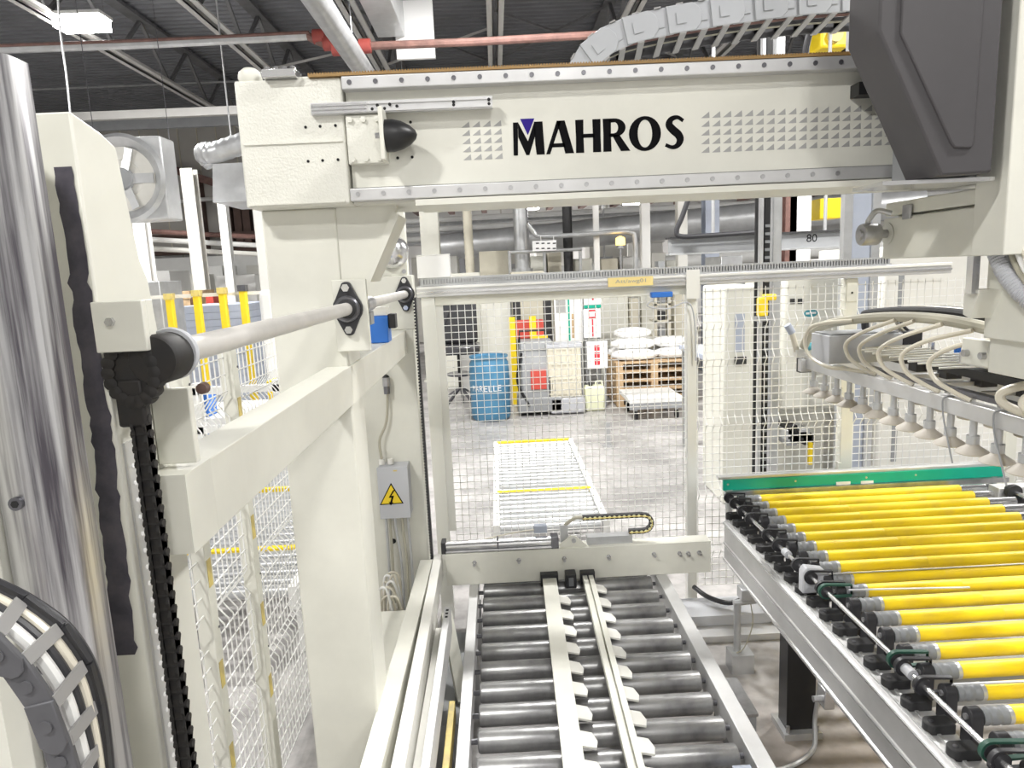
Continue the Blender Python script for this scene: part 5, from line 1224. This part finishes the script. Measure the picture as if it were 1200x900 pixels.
for k in range(36): B(a.x-.016, a.x+.016, 4.492, 4.5, .5+k*.05, .518+k*.05).build('track_roller', 'grey_cap', t)
a2 = at(909, 400, Y=4.6); tag(B(a2.x-.03, a2.x+.03, 4.6, 4.66, .0, 4.2).build('support_pole', 'galv', bevel=.004), 'square galvanised pole beside the black roller track', 'pole')
a = at(898, 358, Y=4.4)
t = thing('lifting_clamp', 'bright yellow lifting clamp on the black roller track', 'clamp', a)
B(a.x-.04, a.x+.015, 4.40, 4.47, a.z-.07, a.z+.05).build('clamp_body', 'yellow_paint', t, bevel=.01); B(a.x-.01, a.x+.07, 4.40, 4.46, a.z+.03, a.z+.07).build('lever', 'yellow_paint', t, bevel=.01)
B(a.x-.06, a.x+.03, 4.40, 4.46, a.z-.10, a.z-.07).build('clamp_foot', 'grey_paint', t)
t = thing('steel_frame', 'blue grey steel frame panel behind the fence post', 'frame', (2.8, 5.0, 0))
a, b = at(993, 300, Y=5.0), at(1024, 300, Y=5.0)
for xx in (a.x-.03, b.x-.02): B(xx, xx+.06, 5.0, 5.06, 0, 3.6).build('upright', 'galv', t)
B(a.x+.03, b.x-.02, 5.02, 5.04, 1.35, 2.55).build('panel', 'bluegrey', t); B(a.x+.03, b.x-.02, 5.02, 5.04, .4, 1.25).build('panel', 'bluegrey', t)
t = thing('enclosure', 'big white machine enclosure behind the vacuum gripper', 'machine', (3.6, 5.4, 0))
B(2.98, 4.6, 5.3, 6.4, 0, 2.1).build('body', 'offwhite', t, bevel=.02); B(3.1, 3.14, 5.29, 5.3, .4, 1.9).build('door_gap', 'grey_paint', t); B(3.2, 3.24, 5.26, 5.3, 1.0, 1.2).build('handle', 'steel', t)
t = thing('work_table', 'blue grey work table behind the fence beside the tall cream column', 'table', (1.9, 6.6, 0))
a, b = at(820, 430, Y=6.8), at(858, 430, Y=6.8); zt = at(830, 414, Y=6.8).z
B(a.x, b.x+.1, 6.4, 7.6, zt-.05, zt).build('table_top', 'bluegrey', t, bevel=.006)
for xx in (a.x+.02, b.x):
    for yy in (6.45, 7.5): B(xx, xx+.05, yy, yy+.05, 0, zt-.05).build('leg', 'grey_paint', t)
t = thing('table_robot', 'small white robot arm bending over the blue grey table', 'robot', (a.x+.25, 7.0, zt))
x0 = at(838, 428, Y=7.0).x
MB().tube(spline([(x0, 7.0, zt+.055), (x0-.02, 7.0, zt+.13), (x0-.02, 7.0, zt+.22), (x0+.04, 7.0, zt+.29), (x0+.12, 7.0, zt+.31)], 6), .055, 14).build('arm', 'print_white', t)
MB().cyl((at(838, 428, Y=7.0).x, 7.0, zt), (at(838, 428, Y=7.0).x, 7.0, zt+.06), .1, 18).build('base', 'white', t)
p = at(855, 478, Z=0); zt = at(855, 438, Y=p.y).z
t = thing('safety_stand', 'yellow and red safety stand on the floor beside tall cream column', 'stand', (p.x, p.y, 0))
for s_ in (-.06, .06): B(p.x+s_-.02, p.x+s_+.02, p.y, p.y+.03, 0, zt).build('upright', 'yellow_paint', t)
B(p.x-.08, p.x+.08, p.y-.01, p.y, zt-.14, zt-.06).build('red_band', 'red', t); B(p.x-.10, p.x+.10, p.y-.02, p.y+.05, 0, .12).build('foot_band', 'yellow_paint', t)

# ------------------------------------------------ far hall seen under the beam
column('cream steel column beside the white cover box', 503, 270, 13.3, .34, 'cream')
a = at(549, 280, Y=13.3); q2 = [(a.x, 13.3, .0+.035*k) for k in range(125)]
tag(MB().tube(q2, lambda t: .085*(1+.06*math.sin(t*500)), 12).build('flexible_hose', 'beige'), 'beige ribbed flexible hose standing upright behind the gate header', 'hose')
a = at(611, 280, Y=13.3)
t = thing('vertical_duct', 'silver vertical duct pipe behind the gate header', 'duct', (a.x, 13.3, 0)); MB().cyl((a.x, 13.3, 2.0), (a.x, 13.3, 4.6), .14, 18).build('pipe', 'galv', t); MB().lathe([(.14, 2.0), (.2, 2.0), (.2, 2.08), (.14, 2.08)], (a.x, 13.3, 0)).build('flange', 'galv', t)
B(a.x-.17, a.x+.17, 13.13, 13.47, 0, 2.0).build('pedestal', 'offwhite', t)
a = at(665, 270, Y=13.3); tag(MB().cyl((a.x, 13.3, 0), (a.x, 13.3, 4.6), .09, 14).build('black_pipe', 'rubber'), 'black vertical pipe standing behind the gate header', 'pipe')
for px, w_, m, lab in ((699, .10, 'white', 'slim white hall column behind the black pipe'), (757, .16, 'white', 'white hall column behind the amber lamp'), (835, .26, 'bluegrey', 'grey steel hall column above the numbered beam'), (927, .14, 'rust_pipe', 'reddish hall column beside the thick white one'), (938, .26, 'white', 'thick white hall column in front of the numbered beam'), (800, .18, 'offwhite', 'white hall column at the numbered beam end')):
    column(lab, px, 270, 13.0 if px < 900 else 8.6, w_, m)
HP = thing('handrail_pipe', 'silver handrail pipe bending over machines behind the gate header', 'handrail', at(650, 320, Y=12.9))
MB().tube(spline(px_path([(618, 262, 12.9), (626, 272, 12.9), (634, 277, 12.9), (680, 275, 12.9), (725, 272, 12.9), (738, 273, 12.9), (744, 280, 12.9), (745, 330, 12.9)]), 6), .045, 10).build('rail', 'galv', HP)
for px in (597, 638, 680): p = at(px, 300, Y=12.95); MB().cyl((p.x, 12.95, 0), (p.x, 12.95, at(px, 294, Y=12.95).z), .03, 8).build('baluster', 'galv', HP)
p0, p1 = at(595, 296, Y=12.95), at(682, 291, Y=12.95); MB().cyl((p0.x, 12.95, p0.z), (p1.x, 12.95, p0.z), .03, 8).build('rail', 'galv', HP)
# spiral ducts
p0, p1 = at(515, 290, Y=17.2), at(1080, 236, Y=15.2)
n = 160; q = [p0.lerp(p1, k/n) for k in range(n+1)]
tag(MB().tube(q, lambda t: .32*(1+.012*math.sin(t*900)), 18).build('spiral_duct', 'duct'), 'long silver spiral duct crossing the far hall behind the beam', 'duct')
wp = tag(MB().tube([p+Vector((0, .42, -.85)) for p in q], .16, 14).build('white_pipe', 'white'), 'long white pipe crossing the far hall below the spiral duct', 'pipe')
for k_ in (60, 150):
    p = q[k_]+Vector((0, .42, -.85)); MB().cyl((p.x, p.y, p.z), (p.x, p.y, 6.45), .012, 6).build('hanger_rod', 'galv', wp)
wp = tag(MB().tube([p+Vector((0, .62, -1.35)) for p in q], .09, 12).build('white_pipe', 'offwhite'), 'thinner white pipe crossing lowest below the spiral duct', 'pipe')
for k_ in (60, 150):
    p = q[k_]+Vector((0, .62, -1.35)); MB().cyl((p.x, p.y, p.z), (p.x, p.y, 6.45), .012, 6).build('hanger_rod', 'galv', wp)
# brown timber ceiling zone in the far hall
t = thing('brown_canopy', 'brown slatted canopy under the roof in the far hall', 'canopy', (4, 21, 4.2))
B(-3, 13.5, 18, 26.5, 4.4, 4.55).build('canopy_deck', 'brown', t)
for xx in (-2.5, 4.5, 11.5):
    for yy in (18.5, 26): MB().cyl((xx, yy, 4.55), (xx, yy, 6.45), .02, 8).build('hanger_rod', 'brown', t)
for i in range(14): B(-2.8+i*1.2, -2.6+i*1.2, 18, 26.5, 4.21, 4.4).build('joist', 'rust_pipe' if i % 3 else 'brown', t)
# numbered crane beam
CBm = thing('crane_beam', 'grey crane beam with number on its side hanging in the far hall', 'beam', (3.0, 7.9, 2.4))
a, b = at(786, 288, Y=7.9), at(1010, 285, Y=7.9); z0, z1 = at(790, 297, Y=7.9).z, at(790, 280, Y=7.9).z
B(a.x, b.x, 7.9, 8.02, z0, z1).build('web', 'grey_paint', CBm); B(a.x-.02, b.x, 7.86, 8.06, z1, z1+.02).build('top_flange', 'rubber', CBm); B(a.x-.02, b.x, 7.88, 8.04, z0-.02, z0).build('bottom_flange', 'galv', CBm)
p = at(945, 282, Y=7.9); text_part('number', '80', 'print_black', CBm, (p.x, 7.898, z0+.06), (1, 0, 0), (0, 0, 1), .12, .085)
for xx in (a.x+.5, b.x-.4): MB().cyl((xx, 7.96, z1), (xx, 7.96, 6.45), .02, 8).build('hanger_rod', 'galv', CBm)
ptube('cable', 'black cable bending down onto the grey crane beam', 'cable', [(806, 235, 7.8), (799, 255, 7.8), (793, 270, 7.8), (798, 277, 7.8), (830, 276, 7.8), (900, 271, 7.8)], .028, 'black_plastic')
hbx = pbox('hoist_box', 'orange yellow hoist box hanging beside the thick white column', 'hoist', 961, 232, 988, 256, 9, .4, 'yellow_paint', ground=False)
MB().cyl((W[hbx].x, 9.2, W[hbx].z+.25), (W[hbx].x, 9.2, 6.45), .012, 8).build('hoist_rope', 'steel', hbx)
t = thing('warning_lamp', 'glowing amber warning lamp above machines behind the gate header', 'lamp', (at(727, 292, Y=12.7).x, 12.7, 0)); p = at(727, 284, Y=12.7)
MB().lathe([(.02, .11), (.08, .08), (.09, 0), (.08, -.05)], p, 'Z', 16).build('amber_dome', 'amber', t); MB().lathe([(.07, -.05), (.07, -.11), (.02, -.11)], p, 'Z', 16).build('lamp_base', 'steel', t); MB().cyl((p.x, p.y, 0), (p.x, p.y, p.z-.1), .02, 8).build('stem', 'steel', t)
sg = pbox('hanging_sign', 'white hanging sign with rows of dashes behind the silver duct', 'sign', 624, 282, 652, 294, 12.8, .02, 'print_white', ground=False, bev=0)
for r_ in range(2):
    for k in range(4): q = at(628+k*6.6, 285+r_*6, Y=12.79); B(q.x, q.x+.055, 12.79, 12.8, q.z-.013, q.z+.008).build('dash', 'rubber', sg)
for s_ in (634, 649): q = at(s_, 283, Y=12.81); MB().cyl((q.x, 12.81, q.z), (q.x, 12.86, at(s_, 277, Y=12.86).z), .008, 6).build('wire', 'white', sg)
# row of machine tops above the header
for x0, y0, x1, Y, m, lab in [(520, 300, 536, 13.8, 'white', 'white machine housing between cream column and beige hose'), (562, 294, 598, 13.8, 'beige', 'beige machine housing between the hose and the silver duct'),
        (622, 300, 640, 13.8, 'cream', 'cream machine housing right beside the silver vertical duct'), (642, 296, 658, 13.8, 'beige', 'narrow beige machine housing left of the black pipe'),
        (674, 303, 694, 13.8, 'cream', 'cream machine housing between black pipe and slim white column'), (705, 303, 724, 13.8, 'beige', 'beige machine housing below the amber warning lamp'),
        (730, 300, 748, 13.8, 'white', 'white machine housing under the bend of the handrail pipe'), (764, 296, 780, 13.8, 'offwhite', 'off white machine housing behind the crane beam end'),
        (781, 305, 794, 13.8, 'cream', 'cream machine housing directly below the crane beam end'), (845, 300, 870, 11.7, 'galv', 'grey steel machine housing below the crane beam middle'), (950, 303, 990, 12, 'white', 'white machine housing below the yellow hoist box')]:
    pbox('machine_cabinet', lab, 'machine', x0, y0, x1, 330, Y, .9, m)
for i in range(14):
    x = -4.5+i*1.25; h = 2.2+.9*random.random()
    t = thing('far_machine', 'large white machine block far back in the hall', 'machine', (x, 18.4+(i % 3)*1.3, 0), 'white machine blocks far back')
    y = 18.4+(i % 3)*1.3
    B(x-.5, x+.5, y, y+1.0, 0, h).build('body', 'white' if i % 2 else 'offwhite', t, bevel=.02); B(x-.3, x+.1, y-.02, y, h*.5, h*.8).build('hatch', 'box_grey', t); B(x-.55, x+.55, y-.03, y+1.03, h, h+.08).build('top_cap', 'white', t)
for i in range(6):
    z = 2.8+i*.12
    tag(MB().cyl((-4.5, 17.85+.08*i, z), (14.99, 17.75+.08*i, z+.15), .05+.02*(i % 2), 10).build('far_pipe', 'white' if i % 2 else 'galv'), 'pale pipe run crossing the far end of the hall', 'pipe', 'pipe runs across the far hall')
